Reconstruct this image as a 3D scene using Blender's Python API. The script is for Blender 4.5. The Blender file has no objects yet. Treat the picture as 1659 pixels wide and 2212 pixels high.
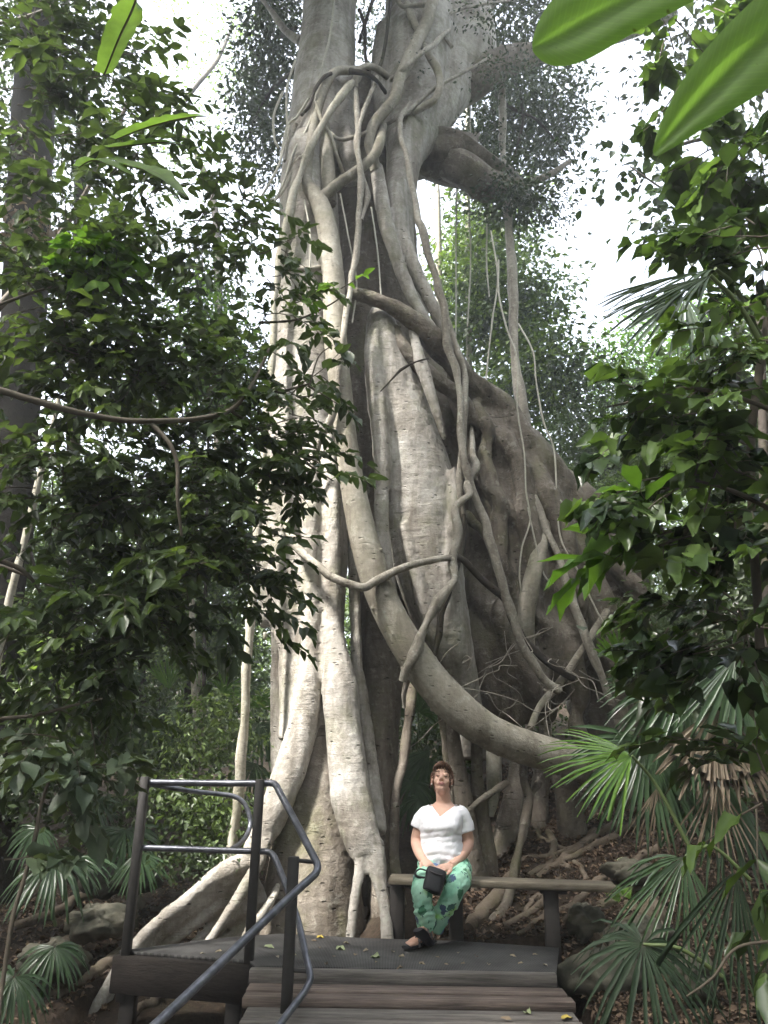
import bpy, math, random
import numpy as np
from mathutils import Vector, Matrix
rng = np.random.default_rng(11)
random.seed(11)
sc = bpy.context.scene
COL = sc.collection
rad = math.radians

# ------------------------------------------------------------------ camera frame
# photo measured on a 1659 x 2212 grid; at(x, y, d) is the world point seen there at world Y = d
F = 1600.0
CAM = np.array([0.0, 0.0, 1.3])
_p, _r = rad(18.4), rad(0.9)
FW = np.array([0, math.cos(_p), math.sin(_p)])
_u0 = np.array([0, -math.sin(_p), math.cos(_p)])
_r0 = np.array([1.0, 0, 0])
RT = math.cos(_r) * _r0 + math.sin(_r) * _u0
UP = math.cos(_r) * _u0 - math.sin(_r) * _r0

def at(x, y, d):
    v = (x - 829.5) / F * RT + (1106 - y) / F * UP + FW
    return CAM + v * (d / v[1])

def ppm(p):
    return F / max(0.2, float(np.dot(np.asarray(p) - CAM, FW)))

def proj(V):
    q = np.asarray(V) - CAM
    z = q @ FW
    return 829.5 + F * (q @ RT) / z, 1106 - F * (q @ UP) / z

def nrm(v):
    v = np.asarray(v, float)
    return v / (np.linalg.norm(v, axis=-1, keepdims=True) + 1e-12)

# ------------------------------------------------------------------ mesh builder
class MB:
    def __init__(s):
        s.v, s.l, s.k, s.a, s.n = [], [], [], [], 0
    def add(s, V, Fc, rnd=0.5):
        V = np.asarray(V, float).reshape(-1, 3)
        if isinstance(Fc, np.ndarray):
            m, k = Fc.shape
            s.l.append((Fc + s.n).ravel()); s.k.append(np.full(m, k))
        else:
            m = len(Fc)
            s.l.append(np.concatenate([np.asarray(f) for f in Fc]) + s.n); s.k.append(np.array([len(f) for f in Fc]))
        s.a.append(np.broadcast_to(np.asarray(rnd, float), (m,)))
        s.v.append(V); s.n += len(V)
    def mesh(s, name):
        V = np.concatenate(s.v); L = np.concatenate(s.l); K = np.concatenate(s.k); A = np.concatenate(s.a)
        me = bpy.data.meshes.new(name)
        me.vertices.add(len(V)); me.vertices.foreach_set('co', V.astype(np.float32).ravel())
        me.loops.add(len(L)); me.loops.foreach_set('vertex_index', L.astype(np.int32))
        me.polygons.add(len(K))
        st = np.concatenate([[0], np.cumsum(K)[:-1]])
        me.polygons.foreach_set('loop_start', st.astype(np.int32))
        me.update(calc_edges=True)
        at_ = me.attributes.new('rnd', 'FLOAT', 'FACE'); at_.data.foreach_set('value', A.astype(np.float32))
        return me

def link(name, me, mat=None, parent=None, smooth=True):
    o = bpy.data.objects.new(name, me); COL.objects.link(o)
    if mat is not None:
        me.materials.clear(); me.materials.append(mat)
    if smooth:
        me.polygons.foreach_set('use_smooth', np.ones(len(me.polygons), bool))
    if parent is not None:
        o.parent = parent
        o.matrix_parent_inverse = Matrix.Translation(-parent.location)
    return o

def obj(name, mb, mat, parent=None, smooth=True):
    return link(name, mb.mesh(name), mat, parent, smooth)

def tag(o, label=None, cat=None, group=None, kind=None):
    if label: o['label'] = label
    if cat: o['category'] = cat
    if group: o['group'] = group
    if kind: o['kind'] = kind
    return o

def thing(name, label, cat, loc=(0, 0, 0), group=None):
    o = bpy.data.objects.new(name, None); COL.objects.link(o)
    o.location = Vector([float(c) for c in loc]); o.empty_display_size = 0.2
    return tag(o, label, cat, group)

def remesh(mb, voxel, smooth=4, factor=0.5):
    me = mb.mesh('tmp'); o = bpy.data.objects.new('tmp', me); COL.objects.link(o)
    m = o.modifiers.new('r', 'REMESH'); m.mode = 'VOXEL'; m.voxel_size = voxel
    if smooth:
        m2 = o.modifiers.new('s', 'SMOOTH'); m2.iterations = smooth; m2.factor = factor
    bpy.context.view_layer.update()
    dg = bpy.context.evaluated_depsgraph_get()
    out = bpy.data.meshes.new_from_object(o.evaluated_get(dg))
    bpy.data.objects.remove(o); bpy.data.meshes.remove(me)
    return out

# ------------------------------------------------------------------ noise
def _h(i, j):
    s = np.sin(i * 127.1 + j * 311.7) * 43758.5453
    return s - np.floor(s)
def vn(x, y):
    x = np.asarray(x, float); y = np.asarray(y, float)
    i, j = np.floor(x), np.floor(y); f, g = x - i, y - j
    f = f * f * (3 - 2 * f); g = g * g * (3 - 2 * g)
    return (_h(i, j) * (1 - f) + _h(i + 1, j) * f) * (1 - g) + (_h(i, j + 1) * (1 - f) + _h(i + 1, j + 1) * f) * g
def fbm(x, y):
    return vn(x, y) * .5 + vn(x * 2.1 + 5, y * 2.1 + 3) * .3 + vn(x * 4.3, y * 4.3) * .2 - .5

# ------------------------------------------------------------------ shapes
def spline(P, R, n=6):
    P = np.asarray(P, float); R = np.asarray(R, float)
    if len(P) < 3:
        t = np.linspace(0, 1, n + 1)[:, None]
        return P[0] * (1 - t) + P[-1] * t, R[0] * (1 - t[:, 0]) + R[-1] * t[:, 0]
    Q = np.vstack([2 * P[0] - P[1], P, 2 * P[-1] - P[-2]])
    out, ro = [], []
    for i in range(len(P) - 1):
        a, b, c, d = Q[i:i + 4]
        for k in range(n):
            t = k / n
            out.append(.5 * (2 * b + (c - a) * t + (2 * a - 5 * b + 4 * c - d) * t * t + (3 * b - a - 3 * c + d) * t ** 3))
            ro.append(R[i] * (1 - t) + R[i + 1] * t)
    out.append(P[-1]); ro.append(R[-1])
    return np.array(out), np.array(ro)

def tube(mb, P, R, sides=10, n=6, knob=0.0, flat=1.0, up=None, rnd=.5, cap=True):
    P, R = spline(P, R, n)
    m = len(P)
    T = nrm(np.gradient(P, axis=0))
    ref = np.array([0, 0, 1.0]) if up is None else np.asarray(up, float)
    if abs(T[0] @ ref) > .95: ref = np.array([0, 1.0, 0.2])
    N = np.zeros_like(P); N[0] = nrm(ref - T[0] * (T[0] @ ref))
    for i in range(1, m):
        v = (N[i - 1] if up is None else ref) - T[i] * ((N[i - 1] if up is None else ref) @ T[i])
        N[i] = nrm(v)
    B = np.cross(T, N)
    th = np.linspace(0, 2 * np.pi, sides, endpoint=False)
    Rm = np.repeat(R[:, None], sides, 1)
    if knob:
        ph = rng.uniform(0, 50)
        s = np.cumsum(np.r_[0, np.linalg.norm(np.diff(P, axis=0), axis=1)])
        sc_ = s[:, None] / (R.mean() * 3.5)
        Rm = Rm * (1 + knob * 2 * (vn(sc_ + ph, th[None, :] * 1.0 + ph + 0 * sc_) - .5) + knob * 1.2 * (vn(s[:, None] / (R.mean() * 7) + ph * 2, 0 * th[None]) - .5))
    V = P[:, None] + Rm[..., None] * (np.cos(th)[None, :, None] * B[:, None] + np.sin(th)[None, :, None] * N[:, None] * flat)
    i = np.arange(m - 1)[:, None]; j = np.arange(sides)[None]
    a = i * sides + j; b = i * sides + (j + 1) % sides
    Fc = np.stack([a, b, b + sides, a + sides], -1).reshape(-1, 4)
    mb.add(V.reshape(-1, 3), Fc, rnd)
    if cap:
        for e, o_ in ((0, 1), (m - 1, -1)):
            c = V[e].mean(0)
            f = [(sides, (k + 1) % sides, k) if o_ == 1 else (sides, k, (k + 1) % sides) for k in range(sides)]
            mb.add(np.vstack([V[e], c]), np.array(f), rnd)

def ptube(mb, pts, sides=10, n=6, knob=0.0, jit=0.0, **kw):
    """pts: (x, y, depth, radius in photo units)"""
    P = np.array([at(a, b, d) for a, b, d, r in pts])
    R = np.array([r / ppm(p) for (a, b, d, r), p in zip(pts, P)])
    if jit: P = P + rng.normal(0, jit, P.shape)
    tube(mb, P, R, sides, n, knob, **kw)
    return P

def loft(mb, C, EX, EY, sides=24, rnd=.5, n=4):
    """rings: centre, half axis X vec, half axis Y vec"""
    C, _ = spline(C, np.ones(len(C)), n); EX, _ = spline(EX, np.ones(len(EX)), n); EY, _ = spline(EY, np.ones(len(EY)), n)
    m = len(C); th = np.linspace(0, 2 * np.pi, sides, endpoint=False)
    V = C[:, None] + np.cos(th)[None, :, None] * EX[:, None] + np.sin(th)[None, :, None] * EY[:, None]
    i = np.arange(m - 1)[:, None]; j = np.arange(sides)[None]
    a = i * sides + j; b = i * sides + (j + 1) % sides
    mb.add(V.reshape(-1, 3), np.stack([a, b, b + sides, a + sides], -1).reshape(-1, 4), rnd)
    for e, fl in ((0, 1), (m - 1, 0)):
        f = [(sides, (k + 1) % sides, k) if fl else (sides, k, (k + 1) % sides) for k in range(sides)]
        mb.add(np.vstack([V[e], C[e]]), np.array(f), rnd)

def rows(mb, data, sides=28, n=4):
    """data: (y, xl, xr, depth centre, half thickness m)"""
    C, X, Y = [], [], []
    for y, xl, xr, d, th in data:
        l, r = at(xl, y, d), at(xr, y, d)
        C.append((l + r) / 2); X.append((r - l) / 2); Y.append(np.array([0, th, 0]))
    loft(mb, C, X, Y, sides, n=n)

def ball(mb, c, r, M=None, nu=14, nv=9, rnd=.5):
    th = np.linspace(0, 2 * np.pi, nu, endpoint=False); ph = np.linspace(-np.pi / 2, np.pi / 2, nv)
    V = np.stack([np.cos(ph)[:, None] * np.cos(th), np.cos(ph)[:, None] * np.sin(th), np.sin(ph)[:, None] + 0 * th], -1).reshape(-1, 3)
    V = V * np.asarray(r, float)
    if M is not None: V = V @ np.asarray(M).T
    V = V + np.asarray(c)
    i = np.arange(nv - 1)[:, None]; j = np.arange(nu)[None]
    a = i * nu + j; b = i * nu + (j + 1) % nu
    mb.add(V, np.stack([a, b, b + nu, a + nu], -1).reshape(-1, 4), rnd)

def box(mb, c, h, X=(1, 0, 0), Y=(0, 1, 0), Z=(0, 0, 1), bev=0.0, rnd=.5):
    X, Y, Z = nrm(X), nrm(Y), nrm(Z); c = np.asarray(c, float)
    if bev <= 0:
        S = np.array([(x, y, z) for z in (-1, 1) for y in (-1, 1) for x in (-1, 1)], float) * h
        V = c + S[:, :1] * X + S[:, 1:2] * Y + S[:, 2:] * Z
        mb.add(V, np.array([(0, 2, 3, 1), (4, 5, 7, 6), (0, 1, 5, 4), (2, 6, 7, 3), (0, 4, 6, 2), (1, 3, 7, 5)]), rnd); return
    hx, hy, hz = h; b = bev   # octagonal prism with chamfered ends along X
    sec = [(-hy + b, -hz), (hy - b, -hz), (hy, -hz + b), (hy, hz - b), (hy - b, hz), (-hy + b, hz), (-hy, hz - b), (-hy, -hz + b)]
    V = []
    for x, s in ((-hx, 1 - b / min(hy, hz)), (-hx + b, 1), (hx - b, 1), (hx, 1 - b / min(hy, hz))):
        for y, z in sec: V.append(c + X * x + Y * y * (s if s == 1 else 1 - b / hy) + Z * z * (s if s == 1 else 1 - b / hz))
    fs = [tuple(range(7, -1, -1)), tuple(range(24, 32))]
    for k in range(3):
        for j in range(8):
            fs.append((k * 8 + j, k * 8 + (j + 1) % 8, k * 8 + 8 + (j + 1) % 8, k * 8 + 8 + j))
    mb.add(np.array(V), fs, rnd)

# ------------------------------------------------------------------ leaves
def leaf_template(kind):
    if kind == 'far':
        V = [(0, 0, 0), (-.5, .45, .06), (0, 1, -.08), (.5, .45, .06)]
        return np.array(V), [np.array([(0, 3, 2), (0, 2, 1)])]
    prof = {'ell': [(.12, .22), (.35, .46), (.62, .43), (.84, .2)],
            'heart': [(-.06, .34), (.16, .5), (.45, .40), (.76, .17)],
            'rhomb': [(.1, .22), (.36, .55), (.58, .42), (.84, .13)],
            'lance': [(.12, .12), (.4, .42), (.65, .4), (.86, .17)]}[kind]
    V = [(0, 0, 0)]; drp = lambda t: -.16 * t * t
    for k, (t, w) in enumerate(prof):
        wv = .03 * (-1) ** k
        V += [(-w, t, drp(t) + .16 * w + wv), (0, max(t, .05), drp(t) - .02), (w, t, drp(t) + .16 * w - wv)]
    V.append((0, 1, drp(1)))
    q = []
    for k in range(len(prof) - 1):
        b = 1 + 3 * k
        q += [(b, b + 1, b + 4, b + 3), (b + 1, b + 2, b + 5, b + 4)]
    e = 1 + 3 * (len(prof) - 1); tip = len(V) - 1
    return np.array(V), [np.array(q), np.array([(0, 2, 1), (0, 3, 2), (e, e + 1, tip), (e + 1, e + 2, tip)])]
TPL = {k: leaf_template(k) for k in ('far', 'ell', 'heart', 'rhomb', 'lance')}

class Leaves:
    def __init__(s): s.p, s.y, s.z, s.L, s.w, s.r = [], [], [], [], [], []
    def add(s, p, y, z, L, w, r):
        s.p.append(np.atleast_2d(p)); s.y.append(np.atleast_2d(y)); s.z.append(np.atleast_2d(z))
        s.L.append(np.atleast_1d(L)); s.w.append(np.atleast_1d(w)); s.r.append(np.atleast_1d(r))
    def into(s, mb, kind, bend=1.0):
        if not s.p: return
        p, y, z = np.concatenate(s.p), nrm(np.concatenate(s.y)), np.concatenate(s.z)
        L, w, r = np.concatenate(s.L), np.concatenate(s.w), np.concatenate(s.r)
        x = nrm(np.cross(y, z)); z = np.cross(x, y)
        T, fs = TPL[kind]; N, k = len(p), len(T)
        Z = T[:, 2][None] * bend * rng.uniform(.4, 1.7, N)[:, None]
        tw = rng.normal(0, .12, N)[:, None] * T[:, 1][None]
        V = (p[:, None] + (T[:, 0] * 1.0)[None, :, None] * (L * w)[:, None, None] * (x[:, None] + tw[..., None] * z[:, None])
             + T[:, 1][None, :, None] * L[:, None, None] * y[:, None] + (Z * L[:, None])[..., None] * z[:, None])
        base = (np.arange(N) * k)[:, None, None]
        n0 = mb.n; mb.v.append(V.reshape(-1, 3)); mb.n += N * k
        for f in fs:
            ff = (f[None] + base).reshape(-1, f.shape[1])
            mb.l.append((ff + n0).ravel()); mb.k.append(np.full(len(ff), f.shape[1])); mb.a.append(np.repeat(r, len(f)))

def clumps(lv, centre, size, n, L, per=22, clump=.45, up=.7, lo=0., hi=1., w=.5, shell=.0, droop=-.35):
    """leaf clumps through an ellipsoid volume (size = half axes)"""
    nc = max(1, n // per); size = np.asarray(size, float)
    u = nrm(rng.normal(size=(nc, 3))); rr = rng.uniform(shell, 1, nc) ** (1 / 2.2)
    C = np.asarray(centre) + u * rr[:, None] * size
    tone = rng.uniform(lo, hi, nc)
    k = np.repeat(np.arange(nc), per); N = len(k)
    off = rng.normal(size=(N, 3)) * np.array([1, 1, .45]) * clump * .5
    p = C[k] + off
    y = nrm(nrm(off) + rng.normal(0, .5, (N, 3)) + np.array([0, 0, droop]))
    z = nrm(np.array([0, 0, up]) + rng.normal(0, .45, (N, 3)) + .3 * u[k])
    lv.add(p, y, z, L * rng.uniform(.6, 1.25, N), w * rng.uniform(.8, 1.2, N), np.clip(tone[k] + rng.normal(0, .1, N), 0, 1))

def spray(lv, wood, p0, d0, length, L, n=9, r=.004, side=3, droop=.25, lo=0, hi=1, w=.5, gap=None):
    """a leafy shoot: a twig with alternating leaves and side shoots"""
    d = nrm(d0); p = np.asarray(p0, float); pts = [p]
    seg = length / n; tone = rng.uniform(lo, hi)
    for i in range(n):
        d = nrm(d + rng.normal(0, .13, 3) + np.array([0, 0, -droop / n]))
        p = p + d * seg; pts.append(p)
        lat = nrm(np.cross(d, [0, 0, 1.0])) * (1 if i % 2 else -1)
        if i >= 1 or side == 0:
            for q in range(2 if side == 0 and rng.random() < .35 else 1):
                yy = nrm(d * .7 + lat * rng.uniform(.5, 1.1) * (1 - 2 * q) + np.array([0, 0, rng.uniform(-.5, .15)]))
                lv.add(p, yy, nrm(np.array([0, 0, 1.]) + rng.normal(0, .4, 3)), L * rng.uniform(.65, 1.2), w * rng.uniform(.85, 1.15), np.clip(tone + rng.normal(0, .12), 0, 1))
        if side and i % max(1, n // side) == 1:
            spray(lv, wood, p, nrm(d * .6 + lat * .9 + rng.normal(0, .2, 3)), length * rng.uniform(.35, .6), L, max(4, int(n * .6)), r * .6, 0, droop, lo, hi, w)
    lv.add(p, d, nrm(np.array([0, 0, 1.]) + rng.normal(0, .3, 3)), L, w, tone)
    if wood is not None: tube(wood, pts, np.linspace(r, r * .4, len(pts)), 5, 1, cap=False)

# ------------------------------------------------------------------ materials
def mat(name):
    m = bpy.data.materials.new(name); m.use_nodes = True
    nt = m.node_tree; nt.nodes.clear()
    out = nt.nodes.new('ShaderNodeOutputMaterial')
    def N(t, **kw):
        n = nt.nodes.new('ShaderNode' + t)
        for k, v in kw.items():
            if k in n.inputs.keys(): n.inputs[k].default_value = v
            else: setattr(n, k, v)
        return n
    def Lk(a, b): nt.links.new(a, b)
    return m, N, Lk, out

def ramp(N, stops, interp='LINEAR'):
    n = N('ValToRGB'); cr = n.color_ramp; cr.interpolation = interp
    while len(cr.elements) > 1: cr.elements.remove(cr.elements[-1])
    cr.elements[0].position = stops[0][0]; cr.elements[0].color = (*stops[0][1], 1)
    for p, c in stops[1:]:
        e = cr.elements.new(p); e.color = (*c, 1)
    return n
def g(v): return (v, v, v)

def leaf_mat(name, stops, rough=.38, trans=.35, tint=(1.5, 1.55, .6), spec=.5, mottle=.55, veins=False):
    m, N, Lk, out = mat(name)
    a = N('Attribute', attribute_name='rnd'); rp = ramp(N, stops); Lk(a.outputs['Fac'], rp.inputs[0])
    tc = N('TexCoord'); ns = N('TexNoise', Scale=14., Detail=3.); Lk(tc.outputs['Object'], ns.inputs['Vector'])
    mx = N('Mix', data_type='RGBA', blend_type='MULTIPLY'); mx.inputs[0].default_value = mottle
    r2 = ramp(N, [(.3, g(.55)), (.7, g(1.25))]); Lk(ns.outputs[0], r2.inputs[0])
    Lk(rp.outputs[0], mx.inputs[6]); Lk(r2.outputs[0], mx.inputs[7])
    if veins:   # side veins and a few blemishes, drawn in the leaf's own u, v
        uv = N('UVMap'); sp = N('SeparateXYZ'); Lk(uv.outputs[0], sp.inputs[0])
        ab = N('Math', operation='ABSOLUTE'); Lk(sp.outputs[1], ab.inputs[0])
        k1 = N('Math', operation='MULTIPLY'); k1.inputs[1].default_value = 22; Lk(sp.outputs[0], k1.inputs[0])
        k2 = N('Math', operation='MULTIPLY_ADD'); k2.inputs[1].default_value = -5; Lk(ab.outputs[0], k2.inputs[0]); Lk(k1.outputs[0], k2.inputs[2])
        fr = N('Math', operation='PINGPONG'); fr.inputs[1].default_value = .5; Lk(k2.outputs[0], fr.inputs[0])
        rv = ramp(N, [(.0, g(1.12)), (.1, g(1.0)), (.3, g(.96)), (.5, g(1.0))]); Lk(fr.outputs[0], rv.inputs[0])
        nb = N('TexNoise', Scale=26., Detail=4.); Lk(tc.outputs['Object'], nb.inputs['Vector'])
        rb_ = ramp(N, [(.26, (.5, .38, .25)), (.31, g(1.))]); Lk(nb.outputs[0], rb_.inputs[0])
        m3 = N('Mix', data_type='RGBA', blend_type='MULTIPLY'); m3.inputs[0].default_value = 1; Lk(mx.outputs[2], m3.inputs[6]); Lk(rv.outputs[0], m3.inputs[7])
        m4 = N('Mix', data_type='RGBA', blend_type='MULTIPLY'); m4.inputs[0].default_value = 1; Lk(m3.outputs[2], m4.inputs[6]); Lk(rb_.outputs[0], m4.inputs[7]); mx = m4
    b = N('BsdfPrincipled'); b.inputs['Roughness'].default_value = rough; b.inputs['Specular IOR Level'].default_value = spec
    Lk(mx.outputs[2], b.inputs['Base Color'])
    t = N('BsdfTranslucent'); m2 = N('Mix', data_type='RGBA', blend_type='MULTIPLY'); m2.inputs[0].default_value = 1
    Lk(mx.outputs[2], m2.inputs[6]); m2.inputs[7].default_value = (*tint, 1); Lk(m2.outputs[2], t.inputs[0])
    s = N('MixShader'); s.inputs[0].default_value = trans
    Lk(b.outputs[0], s.inputs[1]); Lk(t.outputs[0], s.inputs[2]); Lk(s.outputs[0], out.inputs[0])
    return m

def bark_mat(name, c1, c2, c3, ring=(3., 3., 26.), spots=.5, bump=.5, moss=0., scale=1., lichen=0., streak=(.5, .47, .43)):
    m, N, Lk, out = mat(name)
    tc = N('TexCoord')
    n1 = N('TexNoise', Scale=1.6 * scale, Detail=6., Roughness=.65); Lk(tc.outputs['Object'], n1.inputs['Vector'])
    n2 = N('TexNoise', Scale=18. * scale, Detail=5., Roughness=.7); Lk(tc.outputs['Object'], n2.inputs['Vector'])
    r1 = ramp(N, [(.32, c2), (.5, c1), (.72, c3)]); Lk(n1.outputs[0], r1.inputs[0])
    # stretched growth rings
    mp = N('Mapping'); mp.inputs['Scale'].default_value = ring; Lk(tc.outputs['Object'], mp.inputs['Vector'])
    n3 = N('TexNoise', Scale=scale, Detail=5., Roughness=.6, Distortion=.6); Lk(mp.outputs[0], n3.inputs['Vector'])
    r3 = ramp(N, [(.32, g(.55)), (.38, g(.92)), (.47, g(1.)), (.62, g(1.)), (.78, g(1.07))])
    nz = N('TexNoise', Scale=2.2, Detail=3.); Lk(tc.outputs['Object'], nz.inputs['Vector'])
    rz = ramp(N, [(.4, g(.2)), (.62, g(0.))]); Lk(nz.outputs[0], rz.inputs[0])
    az = N('Math', operation='ADD'); Lk(n3.outputs[0], az.inputs[0]); Lk(rz.outputs[0], az.inputs[1]); Lk(az.outputs[0], r3.inputs[0])
    a = N('Mix', data_type='RGBA', blend_type='MULTIPLY'); a.inputs[0].default_value = .85
    Lk(r1.outputs[0], a.inputs[6]); Lk(r3.outputs[0], a.inputs[7])
    r2 = ramp(N, [(.3, g(.7)), (.55, g(1.)), (.75, g(1.15))]); Lk(n2.outputs[0], r2.inputs[0])
    mp3 = N('Mapping'); mp3.inputs['Scale'].default_value = (5 * scale, 5 * scale, .7); Lk(tc.outputs['Object'], mp3.inputs['Vector'])
    n4 = N('TexNoise', Scale=1., Detail=5., Roughness=.65, Distortion=.4); Lk(mp3.outputs[0], n4.inputs['Vector'])
    r4 = ramp(N, [(.32, streak), (.55, g(1.)), (.75, g(1.12))]); Lk(n4.outputs[0], r4.inputs[0])
    a2 = N('Mix', data_type='RGBA', blend_type='MULTIPLY'); a2.inputs[0].default_value = .8
    Lk(a.outputs[2], a2.inputs[6]); Lk(r4.outputs[0], a2.inputs[7]); a = a2
    b = N('Mix', data_type='RGBA', blend_type='MULTIPLY'); b.inputs[0].default_value = .8
    Lk(a.outputs[2], b.inputs[6]); Lk(r2.outputs[0], b.inputs[7])
    # lenticels: small dark, sideways-stretched dots
    mp2 = N('Mapping'); mp2.inputs['Scale'].default_value = (7 * scale, 7 * scale, 16 * scale); Lk(tc.outputs['Object'], mp2.inputs['Vector'])
    vo = N('TexVoronoi', Scale=1.); Lk(mp2.outputs[0], vo.inputs['Vector'])
    rv = ramp(N, [(.06, g(.3)), (.16, g(1.))]); Lk(vo.outputs['Distance'], rv.inputs[0])
    c = N('Mix', data_type='RGBA', blend_type='MULTIPLY'); c.inputs[0].default_value = spots
    Lk(b.outputs[2], c.inputs[6]); Lk(rv.outputs[0], c.inputs[7])
    last = c.outputs[2]
    if lichen:
        nl = N('TexNoise', Scale=9. * scale, Detail=6., Roughness=.75); Lk(tc.outputs['Object'], nl.inputs['Vector'])
        rl = ramp(N, [(.56, g(0)), (.64, g(lichen))]); Lk(nl.outputs[0], rl.inputs[0])
        e = N('Mix', data_type='RGBA'); Lk(rl.outputs[0], e.inputs[0]); Lk(last, e.inputs[6]); e.inputs[7].default_value = (.5, .5, .43, 1); last = e.outputs[2]
    if moss:
        nm = N('TexNoise', Scale=2.3, Detail=7., Roughness=.7); Lk(tc.outputs['Object'], nm.inputs['Vector'])
        rm = ramp(N, [(.5, g(0)), (.66, g(moss))]); Lk(nm.outputs[0], rm.inputs[0])
        e = N('Mix', data_type='RGBA'); Lk(rm.outputs[0], e.inputs[0]); Lk(last, e.inputs[6]); e.inputs[7].default_value = (.12, .13, .05, 1); last = e.outputs[2]
    p = N('BsdfPrincipled'); p.inputs['Roughness'].default_value = .8; p.inputs['Specular IOR Level'].default_value = .25
    Lk(last, p.inputs['Base Color'])
    ad = N('Math', operation='ADD'); ml = N('Math', operation='MULTIPLY'); ml.inputs[1].default_value = .7
    Lk(n2.outputs[0], ml.inputs[0]); Lk(ml.outputs[0], ad.inputs[0]); Lk(r3.outputs[0], ad.inputs[1])
    ad2 = N('Math', operation='ADD'); Lk(ad.outputs[0], ad2.inputs[0]); Lk(rv.outputs[0], ad2.inputs[1])
    bp = N('Bump'); bp.inputs['Strength'].default_value = bump; bp.inputs['Distance'].default_value = .02
    Lk(ad2.outputs[0], bp.inputs['Height']); Lk(bp.outputs[0], p.inputs['Normal']); Lk(p.outputs[0], out.inputs[0])
    return m

def plain(name, c, rough=.6, metal=0., var=.25, sc_=20., bump=.0, spec=.5, c2=None):
    m, N, Lk, out = mat(name)
    tc = N('TexCoord'); n = N('TexNoise', Scale=sc_, Detail=5., Roughness=.65); Lk(tc.outputs['Object'], n.inputs['Vector'])
    c2 = c2 or tuple(x * (1 - var) for x in c)
    r = ramp(N, [(.35, c2), (.65, c)]); Lk(n.outputs[0], r.inputs[0])
    p = N('BsdfPrincipled'); p.inputs['Roughness'].default_value = rough; p.inputs['Metallic'].default_value = metal; p.inputs['Specular IOR Level'].default_value = spec
    Lk(r.outputs[0], p.inputs['Base Color'])
    if bump:
        b = N('Bump'); b.inputs['Strength'].default_value = bump; b.inputs['Distance'].default_value = .01; Lk(n.outputs[0], b.inputs['Height']); Lk(b.outputs[0], p.inputs['Normal'])
    Lk(p.outputs[0], out.inputs[0])
    return m

DK, MD, BR = (.022, .05, .014), (.05, .105, .022), (.13, .24, .04)
M = {}
M['leaf_left'] = leaf_mat('leaf_left', [(0, (.04, .06, .027)), (.5, (.075, .112, .042)), (.85, (.13, .185, .06)), (1, (.18, .25, .08))], trans=.42, tint=(1.25, 1.35, .6))
M['leaf_bright'] = leaf_mat('leaf_bright', [(0, (.08, .17, .03)), (1, (.17, .3, .05))], trans=.45)
M['leaf_bg'] = leaf_mat('leaf_bg', [(0, (.035, .055, .024)), (.6, (.08, .125, .04)), (1, (.15, .225, .05))], trans=.35, rough=.5, tint=(1.3, 1.4, .6))
M['leaf_fig'] = leaf_mat('leaf_fig', [(0, (.03, .045, .026)), (.7, (.055, .078, .04)), (1, (.085, .12, .05))], trans=.22, rough=.45, tint=(1.2, 1.3, .7))
M['leaf_right'] = leaf_mat('leaf_right', [(0, (.02, .038, .018)), (.4, (.055, .09, .032)), (.75, (.11, .175, .05)), (1, (.16, .25, .07))], rough=.25, trans=.28, tint=(1.3, 1.45, .6))
M['leaf_grey'] = leaf_mat('leaf_grey', [(0, (.07, .1, .06)), (1, (.13, .17, .1))], rough=.5, trans=.25)
M['leaf_huge'] = leaf_mat('leaf_huge', [(0, (.22, .36, .11)), (1, (.22, .36, .11))], rough=.55, trans=.72, tint=(1.25, 1.4, .55), mottle=.15, veins=True)
M['fern'] = leaf_mat('fern', [(0, (.08, .14, .04)), (1, (.12, .2, .055))], rough=.4, trans=.5)
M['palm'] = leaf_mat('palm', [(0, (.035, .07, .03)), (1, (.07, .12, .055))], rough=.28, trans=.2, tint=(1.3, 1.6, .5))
M['palm_shade'] = leaf_mat('palm_shade', [(0, (.018, .034, .018)), (1, (.035, .06, .03))], rough=.6, trans=.12, spec=.25)  # darker copy of palm; shade and backlit silhouette put into the leaf colour
M['palm_green'] = leaf_mat('palm_green', [(0, (.06, .14, .02)), (1, (.12, .23, .03))], rough=.3, trans=.4)
M['palm_dead'] = leaf_mat('palm_dead', [(0, (.2, .155, .11)), (1, (.34, .275, .2))], rough=.7, trans=.2, tint=(1.2, 1., .8))
M['twig'] = plain('twig', (.11, .09, .065), .8, sc_=30)
M['twig_green'] = plain('twig_green', (.1, .14, .045), .6)
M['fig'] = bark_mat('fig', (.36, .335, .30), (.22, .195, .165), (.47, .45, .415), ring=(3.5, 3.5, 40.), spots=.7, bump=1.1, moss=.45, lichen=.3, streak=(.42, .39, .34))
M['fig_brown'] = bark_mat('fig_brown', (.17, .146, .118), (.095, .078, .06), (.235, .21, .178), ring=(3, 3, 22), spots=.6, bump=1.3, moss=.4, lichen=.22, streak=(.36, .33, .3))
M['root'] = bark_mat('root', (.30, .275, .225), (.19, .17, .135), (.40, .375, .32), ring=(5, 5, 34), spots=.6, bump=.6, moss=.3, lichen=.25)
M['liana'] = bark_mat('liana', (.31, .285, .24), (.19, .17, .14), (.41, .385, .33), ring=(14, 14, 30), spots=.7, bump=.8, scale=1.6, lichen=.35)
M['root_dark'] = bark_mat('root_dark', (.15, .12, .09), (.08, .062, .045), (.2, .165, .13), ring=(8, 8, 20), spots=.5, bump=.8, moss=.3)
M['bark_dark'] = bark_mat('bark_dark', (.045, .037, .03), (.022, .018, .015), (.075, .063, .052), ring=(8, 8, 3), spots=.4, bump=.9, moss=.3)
M['bark_black'] = bark_mat('bark_black', (.017, .014, .011), (.009, .0075, .006), (.028, .023, .018), ring=(8, 8, 3), spots=.4, bump=1., moss=.12)
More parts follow.
